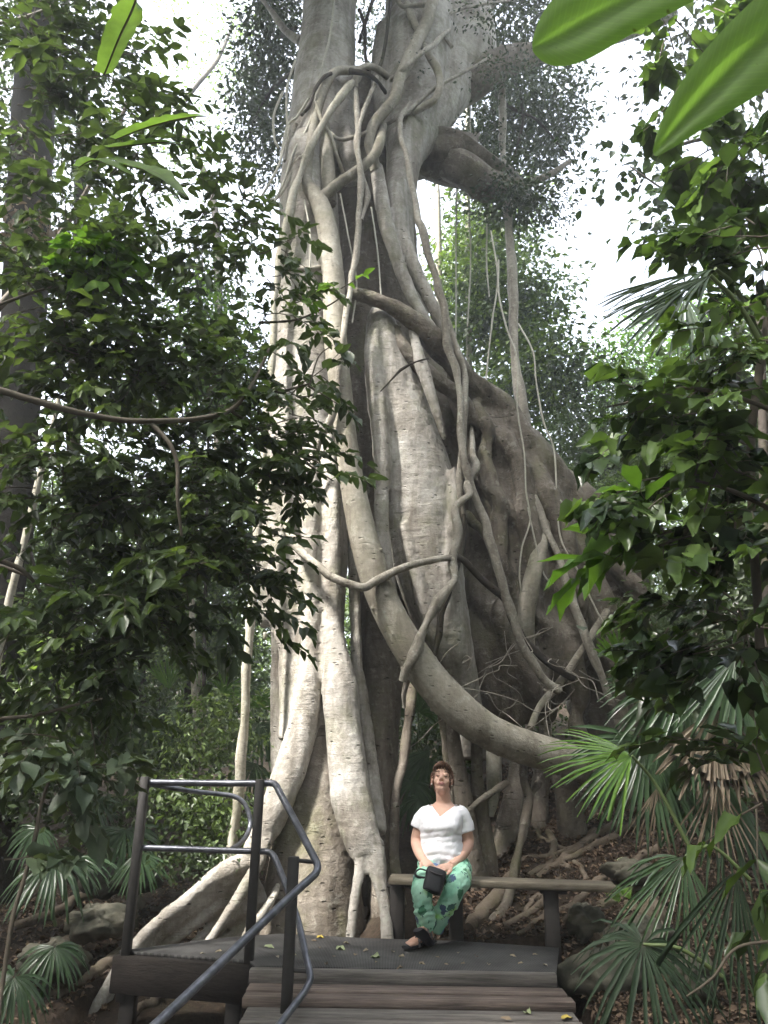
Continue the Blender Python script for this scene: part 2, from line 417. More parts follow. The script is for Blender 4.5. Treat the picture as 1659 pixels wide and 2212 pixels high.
M['bark_pale'] = bark_mat('bark_pale', (.36, .34, .28), (.25, .235, .18), (.44, .42, .36), ring=(6, 6, 20), spots=.6, bump=.5, scale=1.5, moss=.25, lichen=.3)
M['vine'] = plain('vine', (.42, .4, .33), .7, sc_=40)
M['rock'] = plain('rock', (.125, .115, .09), .95, var=.55, sc_=6, bump=1., c2=(.05, .052, .04), spec=.15)
M['steel'] = plain('steel', (.2, .205, .235), .38, metal=.6, sc_=14, c2=(.10, .105, .125), bump=.06)
M['post'] = plain('post', (.05, .046, .044), .6, metal=.2, sc_=25, bump=.15)
M['bag'] = plain('bag', (.014, .014, .018), .55, sc_=60, bump=.15)
M['skin'] = plain('skin', (.62, .38, .29), .55, var=.1, sc_=25)
M['lips'] = plain('lips', (.5, .2, .18), .45)
M['lash'] = plain('lash', (.09, .05, .04), .7)
M['hair'] = plain('hair', (.16, .075, .04), .55, sc_=90, bump=.8, c2=(.07, .035, .02))
M['sole'] = plain('sole', (.02, .018, .024), .7)
M['strap'] = plain('strap', (.1, .085, .09), .6)
M['pearl'] = plain('pearl', (.8, .78, .72), .3)
M['shirt'] = plain('shirt', (.82, .82, .86), .85, var=.03, sc_=8, bump=.05)

def wood_mat(name, c1, c2, axis, bump=.5):
    m, N, Lk, out = mat(name)
    tc = N('TexCoord'); mp = N('Mapping'); mp.inputs['Scale'].default_value = (1.2, 22, 22) if axis == 'x' else (22, 1.2, 22)
    Lk(tc.outputs['Object'], mp.inputs['Vector'])
    n = N('TexNoise', Scale=2., Detail=6., Roughness=.7); Lk(mp.outputs[0], n.inputs['Vector'])
    n2 = N('TexNoise', Scale=2.5, Detail=5.); Lk(tc.outputs['Object'], n2.inputs['Vector'])
    r = ramp(N, [(.3, c2), (.6, c1), (.8, tuple(min(1, x * 1.25) for x in c1))]); Lk(n.outputs[0], r.inputs[0])
    a = N('Mix', data_type='RGBA', blend_type='MULTIPLY'); a.inputs[0].default_value = .7
    r2 = ramp(N, [(.3, g(.6)), (.7, g(1.1))]); Lk(n2.outputs[0], r2.inputs[0])
    Lk(r.outputs[0], a.inputs[6]); Lk(r2.outputs[0], a.inputs[7])
    p = N('BsdfPrincipled'); p.inputs['Roughness'].default_value = .75; p.inputs['Specular IOR Level'].default_value = .25; Lk(a.outputs[2], p.inputs['Base Color'])
    b = N('Bump'); b.inputs['Strength'].default_value = bump; b.inputs['Distance'].default_value = .01
    Lk(n.outputs[0], b.inputs['Height']); Lk(b.outputs[0], p.inputs['Normal']); Lk(p.outputs[0], out.inputs[0])
    return m
M['plank'] = wood_mat('plank', (.27, .21, .18), (.075, .06, .052), 'x', .9)
M['plank_grey'] = wood_mat('plank_grey', (.25, .225, .205), (.08, .074, .068), 'x', .9)
M['fascia'] = wood_mat('fascia', (.045, .037, .032), (.02, .017, .015), 'x', .8)
M['bench'] = wood_mat('bench', (.22, .19, .145), (.10, .085, .06), 'x', .6)
M['bench_leg'] = plain('bench_leg', (.035, .03, .027), .8, sc_=18, bump=.4)

def mesh_mat():
    m, N, Lk, out = mat('grip_mesh')
    tc = N('TexCoord'); mp = N('Mapping'); mp.inputs['Scale'].default_value = (60, 60, 1); Lk(tc.outputs['Object'], mp.inputs['Vector'])
    w = N('TexWave', bands_direction='X', Scale=.5); Lk(mp.outputs[0], w.inputs['Vector'])
    w2 = N('TexWave', bands_direction='Y', Scale=.5); Lk(mp.outputs[0], w2.inputs['Vector'])
    mm = N('Math', operation='MULTIPLY'); Lk(w.outputs['Fac'], mm.inputs[0]); Lk(w2.outputs['Fac'], mm.inputs[1])
    n = N('TexNoise', Scale=5., Detail=6.); Lk(tc.outputs['Object'], n.inputs['Vector'])
    r = ramp(N, [(.0, (.155, .15, .146)), (.5, (.05, .05, .05))]); Lk(mm.outputs[0], r.inputs[0])
    r2 = ramp(N, [(.3, g(.65)), (.7, g(1.25))]); Lk(n.outputs[0], r2.inputs[0])
    a = N('Mix', data_type='RGBA', blend_type='MULTIPLY'); a.inputs[0].default_value = .8
    Lk(r.outputs[0], a.inputs[6]); Lk(r2.outputs[0], a.inputs[7])
    p = N('BsdfPrincipled'); p.inputs['Roughness'].default_value = .8; p.inputs['Specular IOR Level'].default_value = .12; Lk(a.outputs[2], p.inputs['Base Color'])
    b = N('Bump', invert=True); b.inputs['Strength'].default_value = .7; b.inputs['Distance'].default_value = .006
    Lk(mm.outputs[0], b.inputs['Height']); Lk(b.outputs[0], p.inputs['Normal']); Lk(p.outputs[0], out.inputs[0])
    return m
M['grip'] = mesh_mat()

def ground_mat():
    m, N, Lk, out = mat('forest_floor')
    tc = N('TexCoord')
    n1 = N('TexNoise', Scale=1.3, Detail=8., Roughness=.7); Lk(tc.outputs['Object'], n1.inputs['Vector'])
    n2 = N('TexNoise', Scale=22., Detail=6., Roughness=.75); Lk(tc.outputs['Object'], n2.inputs['Vector'])
    r1 = ramp(N, [(.3, (.022, .016, .011)), (.5, (.058, .042, .03)), (.7, (.07, .062, .042))]); Lk(n1.outputs[0], r1.inputs[0])
    r2 = ramp(N, [(.3, g(.4)), (.55, g(1.)), (.75, g(1.6))]); Lk(n2.outputs[0], r2.inputs[0])
    a = N('Mix', data_type='RGBA', blend_type='MULTIPLY'); a.inputs[0].default_value = 1
    Lk(r1.outputs[0], a.inputs[6]); Lk(r2.outputs[0], a.inputs[7])
    p = N('BsdfPrincipled'); p.inputs['Roughness'].default_value = .95; p.inputs['Specular IOR Level'].default_value = .15; Lk(a.outputs[2], p.inputs['Base Color'])
    b = N('Bump'); b.inputs['Strength'].default_value = 1.; b.inputs['Distance'].default_value = .04
    Lk(n2.outputs[0], b.inputs['Height']); Lk(b.outputs[0], p.inputs['Normal']); Lk(p.outputs[0], out.inputs[0])
    return m
M['ground'] = ground_mat()
M['litter'] = leaf_mat('litter', [(0, (.05, .032, .022)), (.5, (.13, .085, .055)), (.85, (.2, .14, .09)), (1, (.3, .22, .13))], rough=.8, trans=.1, tint=(1, 1, 1))
M['fallen'] = leaf_mat('fallen', [(0, (.12, .07, .045)), (.5, (.3, .24, .15)), (1, (.38, .34, .26))], rough=.7, trans=.1, tint=(1, 1, 1))
M['fallen_yellow'] = plain('fallen_yellow', (.55, .42, .08), .6)
M['fallen_green'] = plain('fallen_green', (.4, .46, .25), .6)

def pants_mat():
    m, N, Lk, out = mat('floral_trousers')
    tc = N('TexCoord')
    n1 = N('TexNoise', Scale=6., Detail=3.); Lk(tc.outputs['Object'], n1.inputs['Vector'])
    base = ramp(N, [(.3, (.14, .40, .26)), (.45, (.27, .57, .41)), (.6, (.42, .7, .54)), (.72, (.3, .58, .16))]); Lk(n1.outputs[0], base.inputs[0])
    mp = N('Mapping'); mp.inputs['Scale'].default_value = (12, 12, 9); mp.inputs['Rotation'].default_value = (.3, .7, .2); Lk(tc.outputs['Object'], mp.inputs['Vector'])
    nd = N('TexNoise', Scale=3., Detail=2.); Lk(mp.outputs[0], nd.inputs['Vector'])
    vo = N('TexVoronoi', Scale=.95)
    ad = N('VectorMath', operation='ADD'); Lk(mp.outputs[0], ad.inputs[0]); Lk(nd.outputs['Color'], ad.inputs[1]); Lk(ad.outputs[0], vo.inputs['Vector'])
    rv = ramp(N, [(.33, g(1)), (.38, g(0))]); Lk(vo.outputs['Distance'], rv.inputs[0])
    cc = ramp(N, [(.0, (.04, .12, .10)), (.4, (.06, .22, .12)), (.68, (.05, .09, .16)), (.88, (.12, .2, .38))], 'CONSTANT')
    sep = N('SeparateColor'); Lk(vo.outputs['Color'], sep.inputs[0]); Lk(sep.outputs[0], cc.inputs[0])
    a = N('Mix', data_type='RGBA'); Lk(rv.outputs[0], a.inputs[0]); Lk(base.outputs[0], a.inputs[6]); Lk(cc.outputs[0], a.inputs[7])
    p = N('BsdfPrincipled'); p.inputs['Roughness'].default_value = .85; Lk(a.outputs[2], p.inputs['Base Color']); Lk(p.outputs[0], out.inputs[0])
    return m
M['pants'] = pants_mat()

# ------------------------------------------------------------------ world, sun, camera
SUN = nrm(np.array([-.64, -.45, 1.06]))
w = bpy.data.worlds.new('World'); sc.world = w; w.use_nodes = True
nt = w.node_tree; bg = nt.nodes['Background']
sky = nt.nodes.new('ShaderNodeTexSky'); sky.sky_type = 'NISHITA'; sky.sun_disc = False
sky.sun_elevation = math.asin(SUN[2]); sky.sun_rotation = math.atan2(SUN[0], SUN[1])
sky.air_density = 1.0; sky.dust_density = 5.0; sky.ozone_density = 1.0
hs = nt.nodes.new('ShaderNodeHueSaturation'); hs.inputs['Saturation'].default_value = .45
nt.links.new(sky.outputs[0], hs.inputs['Color']); nt.links.new(hs.outputs[0], bg.inputs[0]); bg.inputs[1].default_value = .15
sl = bpy.data.lights.new('sun', 'SUN'); sl.energy = 3.9; sl.angle = rad(6); sl.color = (1, .96, .9)
so = bpy.data.objects.new('sun', sl); COL.objects.link(so)
so.rotation_euler = Vector(SUN).to_track_quat('Z', 'Y').to_euler(); so.location = (-8, -4, 12)
cd = bpy.data.cameras.new('camera'); cam = bpy.data.objects.new('camera', cd); COL.objects.link(cam); sc.camera = cam
cd.sensor_fit = 'VERTICAL'; cd.sensor_height = 36; cd.sensor_width = 27; cd.lens = 36 * F / 2212
cd.dof.use_dof = True; cd.dof.focus_distance = 6.3; cd.dof.aperture_fstop = 9.0
cd.clip_start = .05; cd.clip_end = 400
cam.matrix_world = Matrix(((RT[0], UP[0], -FW[0], 0), (RT[1], UP[1], -FW[1], 0), (RT[2], UP[2], -FW[2], CAM[2]), (0, 0, 0, 1)))
sc.view_settings.view_transform = 'Standard'; sc.view_settings.look = 'None'; sc.view_settings.gamma = 1
sc.view_settings.exposure = 2.9
sc.cycles.max_bounces = 8; sc.cycles.transmission_bounces = 6; sc.cycles.diffuse_bounces = 4

# ------------------------------------------------------------------ ground
def sst(x, a, b):
    t = np.clip((np.asarray(x, float) - a) / (b - a), 0, 1); return t * t * (3 - 2 * t)
def gh(x, y):
    x = np.asarray(x, float); y = np.asarray(y, float)
    right = -.12 + .42 * np.clip(y - 6.2, 0, 3.2) + .12 * np.clip(y - 9.4, 0, 60)
    left = -.62 + .13 * np.clip(y - 4.5, 0, 6) + .1 * np.clip(y - 9, 0, 60)
    mid = -.7 + .66 * sst(y, 5.8, 6.5) - .22 * sst(-x, -.15, .3) + .28 * np.clip(y - 6.6, 0, 3)+ .1 * np.clip(y - 9.6, 0, 60)
    wr = sst(x, .95, 1.5); wm = sst(x, -1.4, -.7)
    z = left * (1 - wm) + (mid * (1 - wr) + right * wr) * wm
    z = z + .05 * np.clip(x - 1.6, 0, 6) + .25 * np.clip(x - 5, 0, 40) + .25 * np.clip(-x - 6, 0, 40)
    z = z + .16 * fbm(x * 1.1, y * 1.1) + .05 * fbm(x * 5, y * 5)
    deck = sst(x, -2.1, -1.7) * (1 - sst(x, 1.15, 1.35)) * (1 - sst(y, 6.15, 6.45))
    return np.where(deck > 0, np.minimum(z, -.12 * (1 - deck) + -.45 * deck + z * (1 - deck)), z)

def ground_hit(px, py):
    v = (px - 829.5) / F * RT + (1106 - py) / F * UP + FW
    for t in np.arange(2.5, 30, .03):
        p = CAM + v * t
        if p[2] < gh(p[0], p[1]): return p
    return CAM + v * 30

gx = np.concatenate([np.linspace(-60, -7, 24), np.linspace(-6.8, 6.8, 180), np.linspace(7, 60, 24)])
gy = np.concatenate([np.linspace(-30, 2.5, 14), np.linspace(2.7, 12, 150), np.linspace(12.3, 90, 50)])
X, Y = np.meshgrid(gx, gy); Z = gh(X, Y)
nx, ny = len(gx), len(gy)
i = np.arange(ny - 1)[:, None]; j = np.arange(nx - 1)[None]; a = i * nx + j
mb = MB(); mb.add(np.stack([X, Y, Z], -1).reshape(-1, 3), np.stack([a, a + 1, a + nx + 1, a + nx], -1).reshape(-1, 4))
tag(obj('ground', mb, M['ground']), 'dark leaf strewn forest floor rising into a bank', kind='structure')

# leaf litter: nobody could count it
lv = Leaves()
def litter(n, x0, x1, y0, y1, L):
    x = rng.uniform(x0, x1, n); y = rng.uniform(y0, y1, n)
    keep = ~((x > -1.95) & (x < 1.32) & (y < 6.5)); x, y = x[keep], y[keep]; n = len(x)
    a = rng.uniform(0, 6.28, n)
    lv.add(np.stack([x, y, gh(x, y) + rng.uniform(.004, .03, n)], 1), np.stack([np.cos(a), np.sin(a), rng.normal(0, .3, n)], 1),
           nrm(np.stack([rng.normal(0, .45, n), rng.normal(0, .45, n), np.ones(n)], 1)), L * rng.uniform(.5, 1.3, n), rng.uniform(.3, .6, n), rng.beta(1.6, 2.2, n))
litter(22000, .4, 4.5, 4.3, 9.5, .055); litter(9000, -6, -.6, 4.5, 10, .06)
mb = MB(); lv.into(mb, 'ell', 1.8)
tag(obj('leaf_litter', mb, M['litter'], smooth=False), 'brown fallen leaves carpeting the bank and gully floor', kind='stuff')

# ------------------------------------------------------------------ the strangler fig
FIGLOC = (-.1, 7.9, 0)
fig = thing('fig_tree', 'giant strangler fig with fluted pale trunk and buttress roots behind the platform', 'tree', FIGLOC)
mb = MB()
# left smooth mass, hollow back wall, right slab
rows(mb, [(300, 622, 712, 8.1, .3), (350, 612, 722, 8.0, .45), (400, 606, 725, 8, .5), (500, 603, 735, 7.95, .5), (600, 594, 738, 7.9, .5), (700, 588, 742, 7.9, .5), (800, 582, 745, 7.9, .5), (900, 576, 748, 7.9, .5),
          (1000, 566, 750, 7.9, .5), (1100, 552, 752, 7.9, .5), (1180, 548, 752, 7.9, .5), (1260, 562, 748, 7.85, .5), (1330, 575, 742, 7.8, .45), (1400, 598, 745, 7.8, .42), (1500, 604, 756, 7.75, .42), (1600, 600, 775, 7.7, .42)])
core = mb; right = MB()
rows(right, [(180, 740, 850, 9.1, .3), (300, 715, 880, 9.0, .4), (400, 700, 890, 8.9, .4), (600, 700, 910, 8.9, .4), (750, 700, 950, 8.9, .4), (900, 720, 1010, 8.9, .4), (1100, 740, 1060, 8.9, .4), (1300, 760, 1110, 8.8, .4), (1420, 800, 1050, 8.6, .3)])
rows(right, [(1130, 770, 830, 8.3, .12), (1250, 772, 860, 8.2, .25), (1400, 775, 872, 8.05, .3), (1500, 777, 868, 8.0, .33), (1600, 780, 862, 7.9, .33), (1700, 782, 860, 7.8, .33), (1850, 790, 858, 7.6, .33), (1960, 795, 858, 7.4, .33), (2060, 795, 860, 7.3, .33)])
rows(mb, [(670, 800, 830, 7.75, .15), (700, 790, 856, 7.75, .25), (770, 788, 878, 7.75, .3), (850, 792, 912, 7.75, .32), (940, 800, 950, 7.75, .34), (1000, 806, 972, 7.75, .35), (1050, 816, 986, 7.75, .35), (1110, 826, 994, 7.75, .35),
          (1200, 842, 998, 7.75, .35), (1300, 872, 1008, 7.75, .33), (1400, 920, 1022, 7.8, .3), (1480, 955, 1035, 7.95, .25), (1560, 975, 1045, 8.15, .2), (1640, 985, 1050, 8.3, .15)])
# right wall and the wing behind it
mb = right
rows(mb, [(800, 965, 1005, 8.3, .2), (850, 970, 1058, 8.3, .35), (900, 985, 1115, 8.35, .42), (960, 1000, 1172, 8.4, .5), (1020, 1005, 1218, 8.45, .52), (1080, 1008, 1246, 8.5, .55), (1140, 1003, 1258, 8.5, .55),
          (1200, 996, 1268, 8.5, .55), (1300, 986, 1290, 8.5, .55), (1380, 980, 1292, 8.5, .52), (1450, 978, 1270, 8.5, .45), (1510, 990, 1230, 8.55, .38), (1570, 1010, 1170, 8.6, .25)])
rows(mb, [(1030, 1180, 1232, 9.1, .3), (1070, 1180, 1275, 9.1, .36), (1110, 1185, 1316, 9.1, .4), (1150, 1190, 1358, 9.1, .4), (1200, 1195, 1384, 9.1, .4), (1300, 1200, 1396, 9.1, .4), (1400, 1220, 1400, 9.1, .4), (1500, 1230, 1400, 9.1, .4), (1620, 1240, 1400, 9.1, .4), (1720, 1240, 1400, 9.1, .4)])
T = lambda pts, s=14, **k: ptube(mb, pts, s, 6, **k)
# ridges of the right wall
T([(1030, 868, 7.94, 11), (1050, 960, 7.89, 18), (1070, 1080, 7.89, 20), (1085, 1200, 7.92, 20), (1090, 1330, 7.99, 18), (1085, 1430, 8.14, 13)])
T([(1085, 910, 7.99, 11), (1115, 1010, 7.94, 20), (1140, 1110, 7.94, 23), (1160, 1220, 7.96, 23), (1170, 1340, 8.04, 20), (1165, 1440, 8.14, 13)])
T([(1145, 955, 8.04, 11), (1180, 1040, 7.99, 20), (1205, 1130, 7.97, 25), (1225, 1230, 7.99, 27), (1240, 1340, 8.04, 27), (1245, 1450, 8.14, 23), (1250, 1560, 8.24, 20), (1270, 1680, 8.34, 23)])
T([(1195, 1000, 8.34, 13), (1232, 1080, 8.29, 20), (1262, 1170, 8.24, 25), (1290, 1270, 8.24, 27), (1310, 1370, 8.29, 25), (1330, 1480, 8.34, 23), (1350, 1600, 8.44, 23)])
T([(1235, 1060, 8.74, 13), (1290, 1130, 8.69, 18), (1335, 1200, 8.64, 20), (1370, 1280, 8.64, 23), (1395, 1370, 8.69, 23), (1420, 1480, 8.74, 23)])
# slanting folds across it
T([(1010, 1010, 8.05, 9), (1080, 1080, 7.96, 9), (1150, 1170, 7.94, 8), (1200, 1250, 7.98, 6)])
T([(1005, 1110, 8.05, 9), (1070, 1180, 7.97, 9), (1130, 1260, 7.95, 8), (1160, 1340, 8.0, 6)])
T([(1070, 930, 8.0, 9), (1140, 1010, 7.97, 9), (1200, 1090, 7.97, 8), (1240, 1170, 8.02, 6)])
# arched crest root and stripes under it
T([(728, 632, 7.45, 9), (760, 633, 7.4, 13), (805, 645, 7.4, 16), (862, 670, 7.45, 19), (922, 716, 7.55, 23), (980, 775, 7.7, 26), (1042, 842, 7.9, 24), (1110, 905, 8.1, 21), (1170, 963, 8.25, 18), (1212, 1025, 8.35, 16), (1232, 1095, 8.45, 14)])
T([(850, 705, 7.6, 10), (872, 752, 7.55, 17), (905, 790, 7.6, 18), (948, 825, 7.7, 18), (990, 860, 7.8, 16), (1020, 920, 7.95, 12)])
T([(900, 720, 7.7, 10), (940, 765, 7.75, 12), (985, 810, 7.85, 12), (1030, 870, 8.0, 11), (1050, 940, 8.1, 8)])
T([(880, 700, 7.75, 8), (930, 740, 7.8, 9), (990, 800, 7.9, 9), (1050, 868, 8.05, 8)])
mb = core
# front columns
T([(668, 900, 7.6, 12), (671, 1000, 7.45, 20), (673, 1100, 7.38, 23), (674, 1260, 7.36, 23), (673, 1370, 7.34, 23), (669, 1450, 7.3, 24), (659, 1530, 7.25, 30), (646, 1600, 7.2, 36), (624, 1670, 7.12, 38), (598, 1740, 7.05, 34), (570, 1800, 7.0, 30), (541, 1855, 6.95, 26)])
T([(700, 880, 7.6, 10), (712, 980, 7.45, 15), (718, 1060, 7.38, 19), (719, 1200, 7.34, 21), (719, 1350, 7.32, 21), (728, 1430, 7.26, 30), (736, 1490, 7.2, 39), (745, 1600, 7.1, 41), (757, 1716, 6.95, 43), (778, 1800, 6.82, 42), (795, 1850, 6.75, 34)], 18)
T([(783, 1835, 6.74, 16), (777, 1880, 6.66, 13), (771, 1920, 6.58, 11.5), (762, 1975, 6.5, 11), (754, 2050, 6.4, 11)])
T([(806, 1820, 6.78, 26), (816, 1870, 6.68, 22), (823, 1915, 6.6, 18), (833, 1970, 6.5, 15), (839, 2055, 6.38, 14)])
T([(757, 1130, 7.5, 9), (764, 1250, 7.46, 11), (768, 1350, 7.44, 11), (772, 1440, 7.42, 12), (785, 1520, 7.4, 14), (798, 1620, 7.35, 18), (806, 1720, 7.25, 22), (815, 1800, 7.1, 20)])
T([(640, 1130, 7.6, 9), (638, 1300, 7.55, 11), (640, 1420, 7.52, 10), (644, 1520, 7.5, 10)])
T([(612, 1250, 8.1, 26), (610, 1400, 8.1, 27), (611, 1550, 8.1, 27), (613, 1700, 8.1, 28), (612, 1900, 8.1, 30)])
# burl on the left flank
for x, y, d, r in ((590, 1325, 7.75, 30), (575, 1300, 7.75, 18), (612, 1345, 7.65, 20), (570, 1345, 7.8, 13), (600, 1370, 7.7, 13), (585, 1275, 7.7, 22)):
    p = at(x, y, d); ball(mb, p, np.ones(3) * r / ppm(p))
T([(596, 1370, 7.6, 7), (602, 1395, 7.58, 5), (606, 1410, 7.6, 2)]); T([(575, 1365, 7.65, 7), (570, 1385, 7.65, 4)])
# centre of the base
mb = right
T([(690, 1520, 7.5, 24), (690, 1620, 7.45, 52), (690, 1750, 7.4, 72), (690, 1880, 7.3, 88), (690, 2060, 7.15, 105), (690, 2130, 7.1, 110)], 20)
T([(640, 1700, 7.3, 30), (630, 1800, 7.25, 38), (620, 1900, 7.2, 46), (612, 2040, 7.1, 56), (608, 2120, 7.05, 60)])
mb = core
T([(590, 1745, 7.0, 14), (583, 1797, 6.95, 13), (559, 1862, 6.85, 13), (531, 1915, 6.75, 12), (494, 1970, 6.65, 11), (446, 2040, 6.5, 11), (410, 2100, 6.42, 10)])
T([(604, 1905, 7.08, 6), (590, 1937, 6.88, 10), (570, 1968, 6.8, 10), (545, 2005, 6.7, 9), (520, 2050, 6.6, 9)])
# long buttress with its wall
crest = [(560, 1815, 7.0, 26), (541, 1852, 6.97, 25), (500, 1878, 6.93, 22), (454, 1903, 6.88, 19), (408, 1942, 6.8, 16), (331, 2003, 6.7, 14), (288, 2050, 6.6, 13), (258, 2092, 6.5, 13), (223, 2150, 6.38, 13), (185, 2222, 6.25, 13), (150, 2290, 6.15, 13)]
T(crest, 18)
for f, (dx, dy, dd, k) in enumerate(((8, 22, .05, .9), (20, 48, .1, .85), (34, 80, .16, .85), (48, 118, .22, .9), (60, 160, .26, 1.))):
    T([(x + dx, y + dy, d + dd, r * k) for x, y, d, r in crest[1:7]])
    T([(x + dx * .4, y + dy * .8, d + dd, r * k) for x, y, d, r in crest[7:10]])
# columns between the hollow and the slab
T([(803, 700, 7.65, 8), (806, 760, 7.55, 18), (818, 870, 7.45, 22), (826, 980, 7.42, 21), (824, 1060, 7.42, 18), (826, 1140, 7.42, 15), (836, 1230, 7.45, 15), (850, 1310, 7.5, 14)])
T([(885, 690, 7.6, 8), (910, 790, 7.48, 14), (940, 880, 7.44, 12), (960, 950, 7.46, 7)])
T([(980, 1010, 7.5, 8), (985, 1090, 7.45, 12), (975, 1180, 7.44, 14), (965, 1280, 7.48, 18), (975, 1380, 7.6, 18), (985, 1470, 7.85, 14), (992, 1560, 8.1, 10)])
T([(870, 1130, 7.46, 10), (900, 1240, 7.45, 16), (930, 1340, 7.5, 20), (960, 1430, 7.65, 17), (980, 1520, 7.95, 12), (990, 1600, 8.2, 10)])
# upper trunks
rows(mb, [(-160, 664, 770, 8.6, .42), (0, 657, 768, 8.5, .42), (93, 648, 769, 8.4, .44), (150, 640, 768, 8.35, .45), (220, 630, 770, 8.25, .45), (300, 615, 760, 8.15, .45), (360, 610, 735, 8.05, .42)])
T([(700, 20, 8.15, 16), (688, 110, 8.05, 18), (684, 180, 8.0, 22), (668, 260, 7.95, 22), (655, 340, 7.85, 22)])
T([(742, 60, 8.2, 14), (745, 140, 8.15, 20), (742, 230, 8.0, 24), (752, 300, 7.95, 22), (760, 370, 7.95, 18)])
T([(915, -110, 8.9, 82), (915, 20, 8.75, 84), (905, 110, 8.6, 78), (893, 190, 8.5, 66), (882, 270, 8.35, 52), (872, 350, 8.2, 38), (868, 430, 8.1, 30), (872, 520, 8.05, 26), (890, 620, 8.0, 22)], 20)
T([(1005, 40, 9.0, 60), (1000, 120, 8.95, 72), (955, 200, 8.8, 62), (915, 275, 8.6, 46), (884, 340, 8.4, 30), (874, 410, 8.3, 20)], 20)
T([(858, 395, 7.9, 20), (861, 450, 7.85, 21), (868, 510, 7.82, 19), (892, 575, 7.82, 17), (922, 635, 7.85, 15), (948, 690, 7.9, 13), (975, 745, 7.95, 10)])
T([(812, 360, 7.75, 14), (822, 420, 7.7, 16), (832, 480, 7.68, 17), (852, 545, 7.68, 16), (876, 610, 7.7, 15), (905, 668, 7.75, 14), (938, 720, 7.8, 12), (965, 765, 7.85, 10)])
T([(734, 230, 7.9, 10), (748, 290, 7.85, 18), (756, 340, 7.85, 21), (758, 400, 8.0, 18)])
T([(835, 60, 8.4, 22), (828, 150, 8.4, 28), (836, 230, 8.4, 30), (850, 300, 8.3, 26)])
T([(940, 180, 8.25, 20), (910, 225, 8.2, 30), (880, 270, 8.1, 24), (862, 320, 8.0, 14)])
def twist(me, amp=.02):
    n = len(me.vertices); co = np.empty(n * 3, np.float32); me.vertices.foreach_get('co', co); co = co.reshape(-1, 3)
    no = np.empty(n * 3, np.float32); me.vertices.foreach_get('normal', no); no = no.reshape(-1, 3)
    x, y, z = co.T
    d = fbm(x * 3.1 + y * 1.7, z * 1.3 + y) * 1.6 + .5 * fbm(x * 9 + y * 5, z * 7) + .28 * fbm((x + y) * 4, z * 22)
    co += no * (amp * d)[:, None]; me.vertices.foreach_set('co', co.ravel()); me.update()
def ridge(me):
    n = len(me.vertices); co = np.empty(n * 3, np.float32); me.vertices.foreach_get('co', co); co = co.reshape(-1, 3)
    no = np.empty(n * 3, np.float32); me.vertices.foreach_get('normal', no); no = no.reshape(-1, 3)
    x, y, z = co.T; w_ = sst(x, .6, 1.2) * sst(z, 1.2, 2.0)
    d = np.sin(11 * (z * .8 + 1.1 * x) + 7 * fbm(x * 1.1, z * .9)) * (.3 + vn(x * 1.7 + 3, z * 1.4)) * .05 + .09 * fbm(x * 2.2 + z, z * 1.6)
    co += no * (d * w_)[:, None]; me.vertices.foreach_set('co', co.ravel()); me.update()
mb = core
me = remesh(mb, .024, 3, .5); twist(me, .03)
link('trunk', me, M['fig'], fig)
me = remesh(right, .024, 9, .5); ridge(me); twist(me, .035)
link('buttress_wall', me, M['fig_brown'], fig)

# boughs
def branch(pts, name='branch', m='fig', sides=14, knob=.12, label=None):
    b = MB(); ptube(b, pts, sides, 6, knob); o = obj(name, b, M[m], fig)
    if label: o['label'] = label
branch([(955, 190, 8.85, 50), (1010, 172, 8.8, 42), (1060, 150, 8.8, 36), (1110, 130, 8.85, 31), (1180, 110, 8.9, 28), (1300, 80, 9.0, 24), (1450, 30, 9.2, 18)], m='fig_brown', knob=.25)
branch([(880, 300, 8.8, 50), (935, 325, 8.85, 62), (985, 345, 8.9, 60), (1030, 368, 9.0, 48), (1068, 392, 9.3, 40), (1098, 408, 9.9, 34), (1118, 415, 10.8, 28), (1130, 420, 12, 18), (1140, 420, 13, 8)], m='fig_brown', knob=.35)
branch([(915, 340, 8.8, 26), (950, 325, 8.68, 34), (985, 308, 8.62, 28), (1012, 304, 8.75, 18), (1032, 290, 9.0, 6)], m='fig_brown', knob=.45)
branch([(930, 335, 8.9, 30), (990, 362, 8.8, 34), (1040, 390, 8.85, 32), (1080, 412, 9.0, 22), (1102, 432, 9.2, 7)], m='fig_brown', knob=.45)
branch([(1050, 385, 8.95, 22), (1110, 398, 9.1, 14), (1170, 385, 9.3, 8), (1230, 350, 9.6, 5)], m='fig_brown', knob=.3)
branch([(1040, 170, 9.5, 5), (1100, 230, 10, 4), (1160, 260, 10.3, 3), (1225, 335, 10.6, 1.5)], m='bark_dark')
branch([(1090, 140, 9.3, 5), (1120, 190, 9.8, 4), (1130, 260, 10.2, 3), (1110, 340, 10.5, 2)], m='bark_dark')
branch([(640, 150, 9, 5), (590, 190, 9.8, 4), (555, 250, 10.3, 3), (522, 340, 10.5, 1.5)], m='bark_dark')
branch([(640, 60, 9, 5), (600, 80, 9.8, 4), (560, 60, 10.3, 3), (520, 90, 10.5, 1.5)], m='bark_dark')
branch([(930, 360, 8.9, 20), (905, 375, 9.0, 14), (880, 385, 9.1, 9)])
branch([(1000, 60, 9.0, 20), (1040, 20, 9.0, 14), (1100, -20, 9.1, 10), (1180, -60, 9.2, 8)])
branch([(650, 90, 8.3, 12), (620, 70, 8.4, 8), (590, 30, 8.6, 6), (560, -10, 8.8, 4)])

